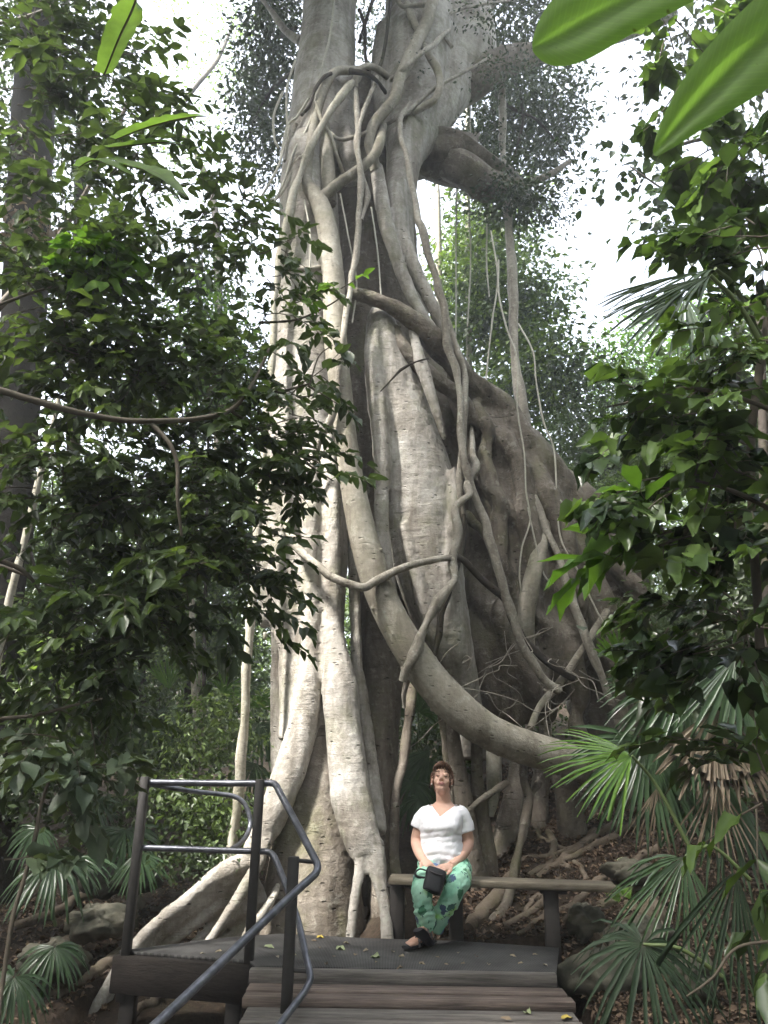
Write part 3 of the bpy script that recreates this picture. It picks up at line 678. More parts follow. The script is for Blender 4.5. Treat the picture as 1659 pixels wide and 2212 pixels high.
# the great root that sweeps down to the right
rb = MB()
ptube(rb, [(657, 386, 7.45, 14), (672, 412, 7.42, 17), (693, 445, 7.38, 21), (708, 500, 7.35, 23), (717, 570, 7.32, 24), (722, 650, 7.3, 25), (726, 750, 7.26, 25), (737, 850, 7.22, 24), (747, 940, 7.2, 24), (758, 1020, 7.18, 26), (772, 1100, 7.16, 29), (790, 1180, 7.15, 32), (816, 1265, 7.13, 34), (853, 1345, 7.12, 36), (900, 1425, 7.12, 38), (948, 1490, 7.14, 39), (1005, 1545, 7.18, 40), (1070, 1588, 7.25, 39), (1135, 1615, 7.35, 37), (1210, 1638, 7.5, 36), (1285, 1668, 7.7, 34), (1360, 1720, 8.0, 30)], 24, 8, .05)
for k in range(46):   # knuckles and stubs along it
    q = rng.integers(1300, 1660) if k < 34 else rng.integers(900, 1300)
    V = rb.v[0]; u, v = proj(V); c = np.where((abs(v - q) < 12) & (V[:, 1] < 7.6))[0]
    if len(c):
        p = V[rng.choice(c)]; ball(rb, p, np.array([1, 1, .8]) * rng.uniform(.012, .026), nu=8, nv=6)
me = remesh(rb, .012, 2, .5); twist(me, .008)
tag(link('root', me, M['root'], fig), 'massive mottled root sweeping down to the right over the woman')

def aroot(pts, m='root', knob=.12, sides=9, name='aerial_root', label=None):
    b = MB(); ptube(b, pts, sides, 6, knob, jit=.004); o = obj(name, b, M[m], fig)
    if label: o['label'] = label
aroot([(775, 150, 7.95, 8), (756, 153, 7.8, 9), (728, 155, 7.7, 10), (709, 173, 7.62, 11), (694, 210, 7.58, 11), (680, 262, 7.54, 11), (672, 309, 7.5, 11), (664, 355, 7.48, 12), (660, 392, 7.46, 14)])
aroot([(697, 425, 7.38, 12), (735, 395, 7.42, 11), (774, 367, 7.45, 11), (808, 335, 7.5, 11), (822, 300, 7.6, 11), (826, 270, 7.8, 9)])
aroot([(700, 268, 7.7, 13), (704, 320, 7.62, 15), (708, 380, 7.55, 16), (714, 440, 7.5, 14)], knob=.06)
aroot([(938, -20, 7.9, 14), (922, 46, 7.85, 14), (901, 89, 7.8, 14), (882, 133, 7.75, 14), (864, 170, 7.7, 14), (853, 212, 7.66, 13), (832, 240, 7.62, 13), (806, 272, 7.6, 13), (798, 305, 7.62, 12), (803, 335, 7.66, 12), (812, 370, 7.7, 13)])
aroot([(768, 191, 7.72, 6), (770, 160, 7.72, 6), (783, 145, 7.74, 6.5), (800, 143, 7.78, 7), (818, 150, 7.85, 7), (838, 168, 7.95, 7)])
aroot([(709, 284, 7.6, 4), (734, 302, 7.55, 4.5), (768, 295, 7.55, 4.5), (792, 284, 7.58, 4), (806, 268, 7.62, 4)])
aroot([(682, 222, 7.5, 4), (697, 262, 7.48, 4.5), (713, 290, 7.5, 4), (728, 335, 7.55, 4), (742, 375, 7.7, 4)])
aroot([(879, 10, 8.0, 9), (890, 40, 7.95, 9), (908, 74, 7.9, 8)])
aroot([(857, 0, 8.0, 5), (870, 14, 7.95, 5), (900, 12, 7.9, 5), (930, 10, 7.85, 5)])
aroot([(915, 100, 7.9, 8), (930, 125, 7.85, 8), (944, 150, 7.82, 9), (950, 185, 7.82, 9), (938, 216, 7.85, 8), (915, 232, 7.9, 7), (890, 243, 7.95, 6)])
aroot([(975, 62, 8.4, 4), (956, 77, 7.95, 5), (935, 98, 7.75, 5.5), (910, 116, 7.66, 6), (867, 154, 7.64, 5), (845, 172, 7.9, 5)], m='liana')
aroot([(820, 275, 8.1, 4), (845, 263, 7.8, 4), (880, 240, 7.85, 4.5), (913, 213, 7.9, 4.5), (944, 187, 7.9, 4), (1024, 145, 8.2, 3.5), (1060, 120, 8.6, 3)], m='liana')
aroot([(975, 100, 8.2, 4), (955, 70, 8.2, 4), (960, 45, 8.25, 4), (985, 25, 8.3, 4), (1030, 12, 8.4, 3), (1120, 0, 8.6, 2)], m='liana')
aroot([(608, 540, 7.5, 11), (618, 520, 7.48, 10), (640, 490, 7.5, 9), (662, 460, 7.6, 9)])
aroot([(601, 572, 7.5, 6), (625, 577, 7.45, 7), (665, 582, 7.4, 7), (700, 577, 7.4, 6)])
aroot([(640, 270, 7.75, 6), (625, 310, 7.7, 6), (618, 350, 7.68, 6)]); aroot([(618, 378, 7.6, 7), (640, 352, 7.55, 7), (660, 335, 7.5, 6)])
aroot([(1186, 1110, 7.95, 5), (1181, 1140, 7.92, 12), (1160, 1215, 7.85, 18), (1145, 1270, 7.82, 19), (1137, 1325, 7.85, 18), (1140, 1380, 7.95, 14), (1150, 1440, 8.1, 10)], sides=14)
aroot([(1312, 1318, 8.1, 8), (1272, 1385, 7.95, 9), (1238, 1436, 7.9, 9), (1200, 1486, 7.85, 9), (1166, 1526, 7.8, 8), (1146, 1575, 7.7, 8)])
# props under the great root, behind the bench
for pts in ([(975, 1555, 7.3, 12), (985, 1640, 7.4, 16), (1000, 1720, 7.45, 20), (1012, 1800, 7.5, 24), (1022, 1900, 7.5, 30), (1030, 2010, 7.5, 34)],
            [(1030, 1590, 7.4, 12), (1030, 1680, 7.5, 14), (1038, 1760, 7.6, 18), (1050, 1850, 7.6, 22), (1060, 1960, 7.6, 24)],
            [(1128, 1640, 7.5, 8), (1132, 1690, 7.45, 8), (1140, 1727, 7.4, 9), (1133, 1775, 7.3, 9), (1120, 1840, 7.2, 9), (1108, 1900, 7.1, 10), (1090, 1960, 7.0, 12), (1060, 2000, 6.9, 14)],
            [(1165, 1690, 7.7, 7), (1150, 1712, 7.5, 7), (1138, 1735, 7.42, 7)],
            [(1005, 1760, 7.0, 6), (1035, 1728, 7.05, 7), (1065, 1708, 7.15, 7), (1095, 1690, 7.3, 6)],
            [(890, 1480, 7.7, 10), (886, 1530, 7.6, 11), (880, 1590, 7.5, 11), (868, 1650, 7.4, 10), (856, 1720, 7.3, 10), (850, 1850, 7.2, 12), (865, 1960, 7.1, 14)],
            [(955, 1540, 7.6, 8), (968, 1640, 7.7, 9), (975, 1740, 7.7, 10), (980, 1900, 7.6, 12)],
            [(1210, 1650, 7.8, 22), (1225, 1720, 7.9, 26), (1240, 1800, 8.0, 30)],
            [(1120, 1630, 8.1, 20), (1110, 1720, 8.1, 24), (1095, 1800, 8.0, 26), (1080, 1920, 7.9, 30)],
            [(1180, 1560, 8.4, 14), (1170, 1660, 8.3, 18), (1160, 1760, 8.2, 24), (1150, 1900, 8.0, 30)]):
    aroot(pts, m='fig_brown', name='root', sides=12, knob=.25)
aroot([(1066, 1620, 7.7, 18), (1068, 1680, 7.65, 18), (1064, 1730, 7.6, 12), (1060, 1765, 7.6, 6)], m='bark_pale', name='root', sides=12)
branch([(880, 1466, 7.2, 7), (872, 1500, 7.25, 5), (874, 1530, 7.3, 3)], name='stub', knob=.2)

# surface roots over the right bank and left gully
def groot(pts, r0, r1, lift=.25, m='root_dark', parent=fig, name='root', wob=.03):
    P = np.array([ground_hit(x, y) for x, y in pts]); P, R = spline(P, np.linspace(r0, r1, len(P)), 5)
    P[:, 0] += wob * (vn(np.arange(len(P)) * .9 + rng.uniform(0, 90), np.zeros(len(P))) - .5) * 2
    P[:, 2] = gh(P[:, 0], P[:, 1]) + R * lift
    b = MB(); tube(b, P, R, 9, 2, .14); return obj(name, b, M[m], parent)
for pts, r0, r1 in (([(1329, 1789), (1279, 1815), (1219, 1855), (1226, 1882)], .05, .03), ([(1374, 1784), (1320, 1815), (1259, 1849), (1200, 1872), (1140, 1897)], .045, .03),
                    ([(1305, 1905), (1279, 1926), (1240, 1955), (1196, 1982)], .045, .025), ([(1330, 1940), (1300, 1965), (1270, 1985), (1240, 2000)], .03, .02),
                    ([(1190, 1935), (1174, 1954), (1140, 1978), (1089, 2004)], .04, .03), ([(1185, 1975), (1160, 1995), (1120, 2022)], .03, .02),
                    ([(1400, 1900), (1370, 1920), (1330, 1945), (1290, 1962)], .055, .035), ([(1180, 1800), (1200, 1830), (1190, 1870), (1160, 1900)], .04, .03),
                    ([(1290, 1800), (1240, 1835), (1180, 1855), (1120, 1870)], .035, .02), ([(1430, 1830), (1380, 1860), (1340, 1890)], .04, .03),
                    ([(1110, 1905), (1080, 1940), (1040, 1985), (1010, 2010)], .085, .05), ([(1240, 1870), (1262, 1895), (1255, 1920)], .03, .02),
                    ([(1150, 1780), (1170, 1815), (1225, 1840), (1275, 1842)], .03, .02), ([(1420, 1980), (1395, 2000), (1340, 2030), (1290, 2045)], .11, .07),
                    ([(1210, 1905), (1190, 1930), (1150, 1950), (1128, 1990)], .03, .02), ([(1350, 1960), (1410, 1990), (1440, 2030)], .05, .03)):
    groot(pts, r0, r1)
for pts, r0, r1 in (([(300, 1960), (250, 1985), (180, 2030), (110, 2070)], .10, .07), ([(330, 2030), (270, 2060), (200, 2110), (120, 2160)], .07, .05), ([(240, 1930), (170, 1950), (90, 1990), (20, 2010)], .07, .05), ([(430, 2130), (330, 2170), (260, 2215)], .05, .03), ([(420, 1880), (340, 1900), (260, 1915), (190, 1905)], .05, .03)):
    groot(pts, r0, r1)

# ------------------------------------------------------------------ lianas (things that hang on or lean against the fig)
def liana(pts, label, m='liana', knob=.22, sides=9, name='liana', cat='vine', jit=.006, n=6):
    b = MB(); P = ptube(b, pts, sides, n, knob, jit=jit); o = obj(name, b, M[m]); tag(o, label, cat, 'lianas hanging on the fig')
    return o
liana([(775, 165, 8.0, 7), (750, 192, 7.6, 8), (709, 247, 7.42, 8), (685, 290, 7.38, 8), (666, 333, 7.34, 8), (648, 376, 7.32, 8.5), (635, 414, 7.3, 8.5), (626, 461, 7.3, 9), (614, 507, 7.3, 9), (606, 545, 7.3, 9), (600, 590, 7.3, 8), (594, 650, 7.3, 8), (588, 740, 7.28, 8), (584, 816, 7.26, 8), (577, 891, 7.24, 8), (570, 968, 7.22, 8.5), (566, 1040, 7.2, 9), (558, 1130, 7.2, 9), (552, 1200, 7.2, 9.5), (546, 1306, 7.2, 10), (537, 1399, 7.2, 10), (532, 1470, 7.2, 10), (526, 1560, 7.2, 10), (521, 1640, 7.2, 10), (513, 1720, 7.2, 11), (505, 1800, 7.2, 11), (497, 1900, 7.2, 11), (490, 1990, 7.2, 12)],
      'long straight pole-like liana running down the left side of the fig to the ground', 'bark_pale')
liana([(768, 191, 7.7, 6), (771, 235, 7.5, 6), (774, 278, 7.45, 6), (771, 310, 7.44, 6), (777, 355, 7.34, 6), (778, 401, 7.3, 6.5), (777, 461, 7.3, 7), (771, 507, 7.28, 7), (767, 554, 7.26, 7), (762, 600, 7.24, 7), (756, 631, 7.22, 7), (750, 662, 7.18, 7), (745, 693, 7.14, 7), (739, 739, 7.1, 7), (734, 785, 7.06, 7), (730, 820, 7.04, 7), (725, 861, 7.02, 7), (713, 905, 7.05, 7), (700, 935, 7.1, 7), (688, 960, 7.15, 7), (675, 1015, 7.25, 6), (668, 1060, 7.3, 5)],
      'thin grey liana crossing in front of the pale column at the middle of the fig')
liana([(814, 167, 7.8, 5), (802, 197, 7.62, 5), (787, 235, 7.5, 5), (776, 270, 7.42, 5), (773, 320, 7.38, 5), (780, 370, 7.34, 5), (791, 402, 7.36, 5.5), (794, 424, 7.36, 6), (787, 452, 7.34, 5.5), (780, 475, 7.3, 5)],
      'short twisting liana knotted beside the dark hollow high on the fig')
liana([(885, 225, 7.95, 6), (866, 250, 7.85, 6), (864, 275, 7.7, 6), (867, 300, 7.6, 6.5), (879, 339, 7.5, 7), (887, 386, 7.45, 7), (898, 432, 7.4, 7.5), (904, 477, 7.36, 8), (916, 507, 7.34, 8), (922, 548, 7.34, 8), (938, 585, 7.34, 8.5), (947, 625, 7.34, 8.5), (959, 662, 7.34, 8.5), (963, 708, 7.34, 8), (965, 745, 7.34, 8), (982, 785, 7.35, 8), (990, 830, 7.36, 8), (993, 880, 7.36, 8), (996, 930, 7.36, 8.5), (999, 970, 7.36, 8.5), (1006, 1005, 7.36, 8.5), (1019, 1052, 7.36, 9), (1034, 1086, 7.36, 9), (1046, 1126, 7.36, 10), (1059, 1171, 7.37, 10), (1075, 1230, 7.4, 10), (1092, 1285, 7.45, 10), (1108, 1330, 7.5, 10), (1126, 1388, 7.55, 10), (1149, 1431, 7.6, 10), (1179, 1470, 7.65, 9), (1209, 1488, 7.7, 10)],
      'longest rope-like liana snaking from the upper right bough down across the right wall')
liana([(959, 670, 7.5, 5), (975, 715, 7.5, 5.5), (990, 760, 7.46, 6), (1003, 805, 7.44, 6), (1004, 867, 7.42, 6), (1002, 916, 7.42, 6), (999, 960, 7.42, 6.5), (994, 1010, 7.42, 7), (992, 1077, 7.42, 7), (1000, 1120, 7.44, 6)],
      'thinner liana running just behind the longest rope-like one')
liana([(1022, 890, 8.3, 3), (1020, 930, 7.95, 5), (1024, 980, 7.6, 7), (1028, 1005, 7.5, 8), (1019, 1028, 7.4, 7), (1009, 1047, 7.34, 8), (1013, 1070, 7.28, 8), (998, 1082, 7.25, 9), (986, 1098, 7.24, 9), (989, 1128, 7.22, 10), (988, 1165, 7.2, 10), (976, 1212, 7.15, 10), (980, 1250, 7.08, 9), (968, 1268, 7.02, 10), (942, 1308, 6.98, 11), (920, 1346, 6.95, 11), (908, 1388, 6.93, 11), (890, 1421, 6.92, 11), (878, 1445, 6.95, 10), (868, 1470, 7.0, 8)],
      'knobbly kinked liana leaning against the great sweeping root', knob=.3)
liana([(1002, 1110, 7.4, 5), (1004, 1150, 7.36, 6), (992, 1210, 7.3, 6), (972, 1270, 7.25, 7), (954, 1320, 7.22, 7), (945, 1370, 7.22, 7), (938, 1412, 7.25, 6)],
      'dark straight liana half hidden behind the knobbly kinked one', m='bark_dark')
liana([(613, 1070, 7.35, 8), (617, 1107, 7.3, 10), (620, 1138, 7.22, 10), (634, 1172, 7.14, 10), (657, 1198, 7.06, 9), (685, 1223, 7.0, 8.5), (713, 1241, 6.95, 8.5), (743, 1254, 6.92, 8.5), (784, 1269, 6.9, 9), (808, 1260, 6.92, 9), (845, 1238, 6.98, 8.5), (882, 1223, 7.02, 8), (929, 1210, 7.06, 7.5), (972, 1203, 7.1, 7)],
      'swagged liana hanging like a loose garland across the front of the trunk', knob=.14)
liana([(985, 1205, 7.2, 6), (1002, 1213, 7.28, 6.5), (1039, 1246, 7.4, 7), (1069, 1276, 7.45, 8), (1092, 1300, 7.55, 9), (1110, 1345, 7.62, 9), (1135, 1385, 7.66, 9), (1169, 1420, 7.7, 9), (1205, 1445, 7.75, 9), (1240, 1465, 7.85, 8)],
      'dark curved liana slumping from the garland towards the crossing roots', m='bark_dark', knob=.2)
liana([(1086, 100, 9.0, 7), (1085, 240, 9.15, 8), (1089, 330, 9.25, 8), (1095, 430, 9.0, 8), (1103, 540, 8.9, 9), (1108, 640, 8.8, 10), (1110, 768, 8.6, 10), (1122, 830, 8.5, 11), (1130, 879, 8.4, 11), (1137, 930, 8.3, 11), (1144, 975, 8.2, 11), (1150, 1010, 8.1, 10), (1147, 1035, 8.05, 11), (1152, 1075, 7.95, 9), (1168, 1110, 7.9, 9), (1179, 1145, 7.85, 9), (1196, 1180, 7.82, 9), (1214, 1225, 7.8, 9), (1238, 1296, 7.8, 9), (1254, 1341, 7.8, 9), (1276, 1400, 7.82, 9), (1305, 1465, 7.9, 9), (1320, 1520, 8.0, 8)],
      'tall lumpy liana standing free of the trunk on its right with the sky behind', knob=.3)
liana([(757, 150, 7.6, 6), (790, 158, 7.55, 5), (815, 175, 7.65, 4), (832, 198, 7.95, 4)], 'short dark liana loop tied around the crotch of the upper trunks', m='bark_dark')
liana([(716, 158, 7.55, 4), (695, 168, 7.5, 5), (678, 195, 7.48, 4), (668, 225, 7.48, 4), (650, 250, 7.5, 3.5)], 'black hooked liana hugging the bend of the upper left root', m='bark_dark')
def thin(lines, label, m='vine', k=1.):
    b = MB()
    for pts in lines:
        ptube(b, [(x, y, d, 2.0 * k) for x, y, d in pts], 5, 5, .1, jit=.012)
    tag(obj('hanging_vine', b, M[m]), label, 'vine', 'thin vines hanging by the fig')
thin([[(1060, 500, 8.3), (1075, 600, 8.2), (1062, 690, 8.1), (1052, 780, 8.0), (1048, 860, 8.0), (1040, 960, 7.95)]], 'pale thin vine dangling over the crest of the arched root')
thin([[(1078, 560, 8.2), (1078, 640, 8.1), (1094, 710, 8.0), (1115, 780, 7.9), (1120, 880, 7.85), (1130, 980, 7.8), (1136, 1060, 7.75), (1142, 1120, 7.75), (1128, 1180, 7.75), (1122, 1240, 7.75), (1130, 1290, 7.8)], [(1142, 1100, 7.75), (1160, 1170, 7.75), (1178, 1240, 7.8), (1195, 1260, 7.8)]],
     'pale thin vine forking over the middle of the right wall')
thin([[(1120, 700, 8.2), (1150, 760, 8.0), (1162, 830, 7.95), (1176, 910, 7.9), (1195, 965, 7.9), (1205, 1040, 7.85), (1203, 1110, 7.8), (1214, 1170, 7.8), (1248, 1235, 7.8), (1285, 1310, 7.8), (1312, 1360, 7.8)], [(1205, 1075, 7.85), (1240, 1110, 7.7), (1280, 1118, 7.6), (1310, 1095, 7.4)]],
     'pale thin vine arching along the right edge of the right wall')
thin([[(722, -20, 7.8), (716, 70, 7.75), (700, 130, 7.72), (690, 180, 7.7), (678, 230, 7.66), (660, 280, 7.6), (635, 330, 7.55), (612, 390, 7.5), (590, 440, 7.5)], [(665, 215, 7.7), (640, 250, 7.65), (622, 270, 7.62), (605, 340, 7.6)], [(612, 200, 7.8), (592, 250, 7.7), (590, 300, 7.65), (600, 320, 7.62)], [(638, 130, 7.8), (625, 190, 7.75), (622, 265, 7.68), (626, 280, 7.65), (605, 350, 7.6), (580, 400, 7.58), (560, 430, 7.6)], [(632, 330, 7.6), (628, 380, 7.55), (605, 425, 7.55), (575, 432, 7.55)]],
     'tangle of pale stringy vines trailing down the upper left trunk', k=1.4)
thin([[(775, 20, 8.1), (790, 60, 8.0), (785, 110, 8.0), (795, 150, 7.9)], [(845, -10, 8.2), (838, 60, 8.1), (826, 120, 8.0), (818, 150, 7.95)], [(805, 0, 8.3), (790, 40, 8.25), (775, 90, 8.2)]], 'dark stringy vines hanging in the fork between the two upper trunks', m='bark_dark', k=2.)
thin([[(985, 400, 9.6), (984, 520, 9.6), (986, 660, 9.5), (984, 800, 9.3)], [(1012, 420, 9.5), (1014, 560, 9.5), (1011, 700, 9.3)], [(1052, 440, 9.3), (1050, 560, 9.2), (1054, 640, 9.1)], [(1015, 200, 9.0), (1018, 300, 9.2), (1014, 380, 9.4)]], 'straight faint vines hanging from the dark lower bough', k=.9)
thin([[(655, 430, 7.35), (672, 520, 7.2), (668, 600, 7.2), (650, 690, 7.25)], [(735, 420, 7.4), (752, 520, 7.5), (768, 610, 7.5), (760, 700, 7.3)], [(800, 450, 7.5), (815, 540, 7.45), (822, 640, 7.4)]], 'loose thin vines in front of the hollow at the middle of the trunk', k=1.)
for k in range(1):
    lines = []
    for q in range(26):
        x, y, d = rng.uniform(990, 1260), rng.uniform(1340, 1520), rng.uniform(7.3, 7.9); L = []
        dx, dy = rng.normal(0, 22), rng.uniform(5, 26)
        for s in range(5):
            L.append((x, y, d)); x += dx + rng.normal(0, 10); y += dy + rng.normal(0, 12); d += rng.normal(0, .06)
        lines.append(L)
    thin(lines, 'fine tangle of bare rootlets under the right wall of the fig', m='liana', k=.55)
liana([(823, 845, 7.2, 1.5), (850, 815, 7.15, 2.5), (872, 795, 7.1, 3), (900, 782, 7.1, 2), (928, 772, 7.1, 1.5)], 'slender dead twig caught slantwise against the smooth slab of the fig', m='bark_dark', name='twig', cat='twig')

# ------------------------------------------------------------------ platform, ramp, railing, bench
def polyslab(mb, pts, z, h):
    n = len(pts); V = [(x, y, z) for x, y in pts] + [(x, y, z - h) for x, y in pts]
    f = [tuple(range(n)), tuple(range(2 * n - 1, n - 1, -1))] + [(i, i + n, (i + 1) % n + n, (i + 1) % n) for i in range(n)]
    mb.add(np.array(V), f)
plat = thing('boardwalk', 'dark timber viewing platform with grip mesh top and sleeper ramp leading up', 'boardwalk', (0, 5.6, -.3))
b = MB(); polyslab(b, [(-1.80, 5.88), (-.86, 5.68), (-.80, 5.56), (1.165, 5.50), (1.335, 6.17), (.62, 6.33), (-.1, 6.38), (-.75, 6.48), (-1.15, 6.32)], 0, .02)
V = b.v[0]
obj('grip_mat', b, M['grip'], plat, False)
b = MB(); polyslab(b, [(-1.78, 5.90), (-.84, 5.70), (-.78, 5.58), (1.15, 5.52), (1.30, 6.15), (.62, 6.30), (-.1, 6.34), (-.75, 6.42), (-1.13, 6.28)], -.022, .10)
obj('deck_frame', b, M['fascia'], plat, False)
Lx = nrm(np.array([.94, -.20, 0])); Ly = np.array([.2, .94, 0])
b = MB(); box(b, (-1.335, 5.765, -.135), (.50, .03, .115), Lx, Ly, bev=.008); tag(obj('fascia_board', b, M['fascia'], plat, False), 'dark wide board under the left landing')
for (dx, dy, x, y) in ((0, 0, -1.7, 5.9), (0, 0, -.95, 5.74), (0, 0, .9, 5.7), (0, 0, -.9, 6.2)):
    b = MB(); box(b, (x, y, -.5), (.05, .05, .37), bev=.006); obj('support_post', b, M['bench_leg'], plat, False)
ed = lambda y, s: (-.83 + .12 * (5.5 - y) if s < 0 else 1.175 + .02 * (5.5 - y))
def plank(y0, y1, z, th=.06, m='plank', k=0.):
    ym = (y0 + y1) / 2; x0, x1 = ed(ym, -1) + rng.normal(0, .008), ed(ym, 1) + rng.normal(0, .012)
    b = MB(); box(b, ((x0 + x1) / 2, ym, z - th / 2 + rng.normal(0, .002)), ((x1 - x0) / 2, (y1 - y0) / 2 - .007, th / 2), X=(1, rng.normal(0, .002) + k, 0), bev=.006)
    obj('plank', b, M[m], plat, False)
plank(5.445, 5.52, -.002, .085, 'plank_grey')
plank(5.29, 5.44, -.075); plank(5.165, 5.285, -.078)
plank(4.99, 5.15, -.118, m='plank_grey'); plank(4.875, 4.985, -.122, m='plank_grey')
plank(4.70, 4.865, -.165); plank(4.53, 4.695, -.168, m='plank_grey'); plank(4.36, 4.51, -.21); plank(4.2, 4.35, -.214); plank(4.02, 4.18, -.25)
for s in (-1, 1):
    b = MB(); y0, y1 = 5.44, 3.95
    box(b, ((ed(y0, s) + ed(y1, s)) / 2 - s * .05, (y0 + y1) / 2, -.29), ((y0 - y1) / 2, .03, .07), X=(ed(y1, s) - ed(y0, s), y1 - y0, -.16), Y=(1, 0, 0), Z=(0, 0, 1), bev=.006)
    obj('stringer', b, M['fascia'], plat, False)

rail = thing('railing', 'grey tubular steel handrail with three flat posts at the left of the ramp', 'railing', (-1.1, 5.6, 0))
def vpost(x, y, d, ytop, hw, zb=-.25):
    p = at(x, y, d); t = at(x, ytop, d)
    b = MB(); box(b, (p[0], p[1], (zb + t[2]) / 2), (hw, .028, (t[2] - zb) / 2), bev=.005)
    obj('post', b, M['post'], rail, False); return p[0], t[2]
p1 = vpost(272, 2062, 5.86, 1677, .031, -.3)
p2 = vpost(537, 2078, 5.69, 1683, .031, -.25)
p3 = vpost(620, 2150, 5.05, 1850, .033, -.5)
def rtube(pts, r, name, n=8, m='steel'):
    b = MB(); tube(b, np.array([at(*q) for q in pts]), [r] * len(pts), 14, n); return obj(name, b, M[m], rail)
rtube([(318, 1690, 5.88), (400, 1691, 5.81), (480, 1692, 5.76), (560, 1692, 5.71), (588, 1692, 5.69), (597, 1698, 5.66), (606, 1715, 5.62), (640, 1778, 5.42), (668, 1832, 5.22), (680, 1855, 5.12), (686, 1871, 5.06), (682, 1886, 5.01), (668, 1900, 4.97), (640, 1925, 4.88), (560, 2000, 4.6), (470, 2087, 4.32), (400, 2154, 4.12), (330, 2220, 3.94), (230, 2315, 3.7)], .0235, 'top_rail')
rtube([(300, 1831, 5.88), (400, 1834, 5.81), (480, 1837, 5.76), (560, 1839, 5.70), (578, 1840, 5.68), (589, 1846, 5.66), (597, 1860, 5.62), (622, 1924, 5.44), (644, 1990, 5.26), (662, 2070, 5.08), (669, 2100, 5.02), (670, 2116, 4.98), (664, 2130, 4.95), (652, 2150, 4.90), (605, 2212, 4.72), (550, 2285, 4.5)], .021, 'mid_rail')
rtube([(318, 1692, 5.87), (377, 1703, 5.98), (423, 1710, 6.1), (470, 1715, 6.2), (501, 1719, 6.22), (520, 1728, 6.22), (533, 1745, 6.22), (541, 1773, 6.2), (537, 1795, 6.15), (528, 1812, 6.05), (514, 1826, 5.9), (498, 1836, 5.76)], .0185, 'end_loop')
for a, c in (((636, 1858, 5.05), (676, 1862, 5.08)), ((632, 2096, 5.05), (664, 2098, 5.03))):
    b = MB(); tube(b, np.array([at(*a), at(*c)]), [.012, .012], 8, 2); obj('bracket', b, M['post'], rail)

bench = thing('bench', 'weathered plank bench on dark posts beside the seated woman', 'bench', (.9, 6.35, 0))
p0, p1_ = at(843, 1900, 6.42), at(1332, 1916, 6.2)
X = p1_ - p0; X[2] = 0; c = (p0 + p1_) / 2; c[2] = .395
SEATZ = .42
b = MB(); box(b, c + np.array([0, .07, 0]), (np.linalg.norm(X) / 2, .115, .025), X, np.cross([0, 0, 1], nrm(X)), bev=.006); obj('seat', b, M['bench'], bench, False)
for x, d in ((1192, 6.33), (985, 6.42), (858, 6.5)):
    q = at(x, 1985, d); z0 = float(gh(q[0], q[1])) - .1
    b = MB(); box(b, (q[0], q[1], (z0 + .369) / 2), (.055, .05, (.369 - z0) / 2), nrm(X), np.cross([0, 0, 1], nrm(X)), bev=.008); obj('leg', b, M['bench_leg'], bench, False)
    b = MB(); box(b, (q[0] + .02, q[1], .352), (.10, .045, .017), nrm(X), np.cross([0, 0, 1], nrm(X)), bev=.004); obj('seat_bearer', b, M['bench_leg'], bench, False)

# fallen leaves on the mesh and planks
def fallen(x, y, L, m, label, group=None, z=None, a=None):
    v = (x - 829.5) / F * RT + (1106 - y) / F * UP + FW
    zz = 0.006 if z is None else z
    p = CAM + v * ((zz - CAM[2]) / v[2])
    lv = Leaves(); a = rng.uniform(0, 6.28) if a is None else a
    lv.add(p, (math.cos(a), math.sin(a), .12), nrm(np.array([rng.normal(0, .25), -.25, 1.])), L, .55, rng.uniform(0, 1))
    b = MB(); lv.into(b, 'ell', 1.8); tag(obj('fallen_leaf', b, M[m], smooth=False), label, 'leaf', group)
for x, y in ((598, 2066), (640, 2060), (672, 2033), (690, 2048), (745, 2035), (720, 2068), (790, 2055), (764, 2064), (812, 2075), (850, 2058), (877, 2065), (905, 2078), (940, 2064), (960, 2082), (990, 2058), (1010, 2078), (1030, 2066), (1060, 2085), (1100, 2062), (1130, 2078), (1168, 2083), (1152, 2060), (480, 2052), (440, 2058), (700, 2084), (870, 2088)):
    fallen(x + rng.normal(0, 3), y + rng.normal(0, 2), rng.uniform(.03, .055), 'fallen', 'small dry leaf lying on the grey mesh top of the platform', 'dry leaves scattered on the platform')
fallen(684, 2025, .07, 'fallen_yellow', 'curled yellow leaf on the platform near the foot of the buttress', a=.3)
fallen(725, 2050, .09, 'fallen_green', 'long pale green leaf flat on the platform left of the tree legs', a=.1)
fallen(822, 2068, .085, 'fallen_green', 'pale green leaf on the platform below the right tree leg', a=2.9)
fallen(570, 2044, .085, 'fallen_green', 'pale leaf on the platform between the railing posts', a=-.4)
fallen(1146, 2190, .085, 'fallen_green', 'round pale green leaf on the lowest visible plank', z=-.112, a=1.9)
fallen(1212, 2200, .085, 'fallen_yellow', 'yellowish leaf at the right end of the lowest visible plank', z=-.112, a=.4)
fallen(1105, 2203, .07, 'fallen', 'pale sliver of a leaf near the middle of the lowest plank', z=-.112, a=2.6)
def bank_leaf(x, y, L, m, label):
    p = ground_hit(x, y); lv = Leaves(); lv.add(p + np.array([0, -.02, .03]), (.8, -.4, .2), (0, -.5, .8), L, .6, .5)
    b = MB(); lv.into(b, 'ell', 1.4); tag(obj('fallen_leaf', b, M[m], smooth=False), label, 'leaf')
bank_leaf(1243, 1978, .13, 'fallen_yellow', 'bright yellow leaf on the brown bank right of the bench leg')
bank_leaf(1326, 1892, .07, 'fallen_yellow', 'orange yellow leaf on the bank beside the flat rock')
bank_leaf(1332, 1865, .09, 'fallen_green', 'light green leaf on the bank above the flat rock')

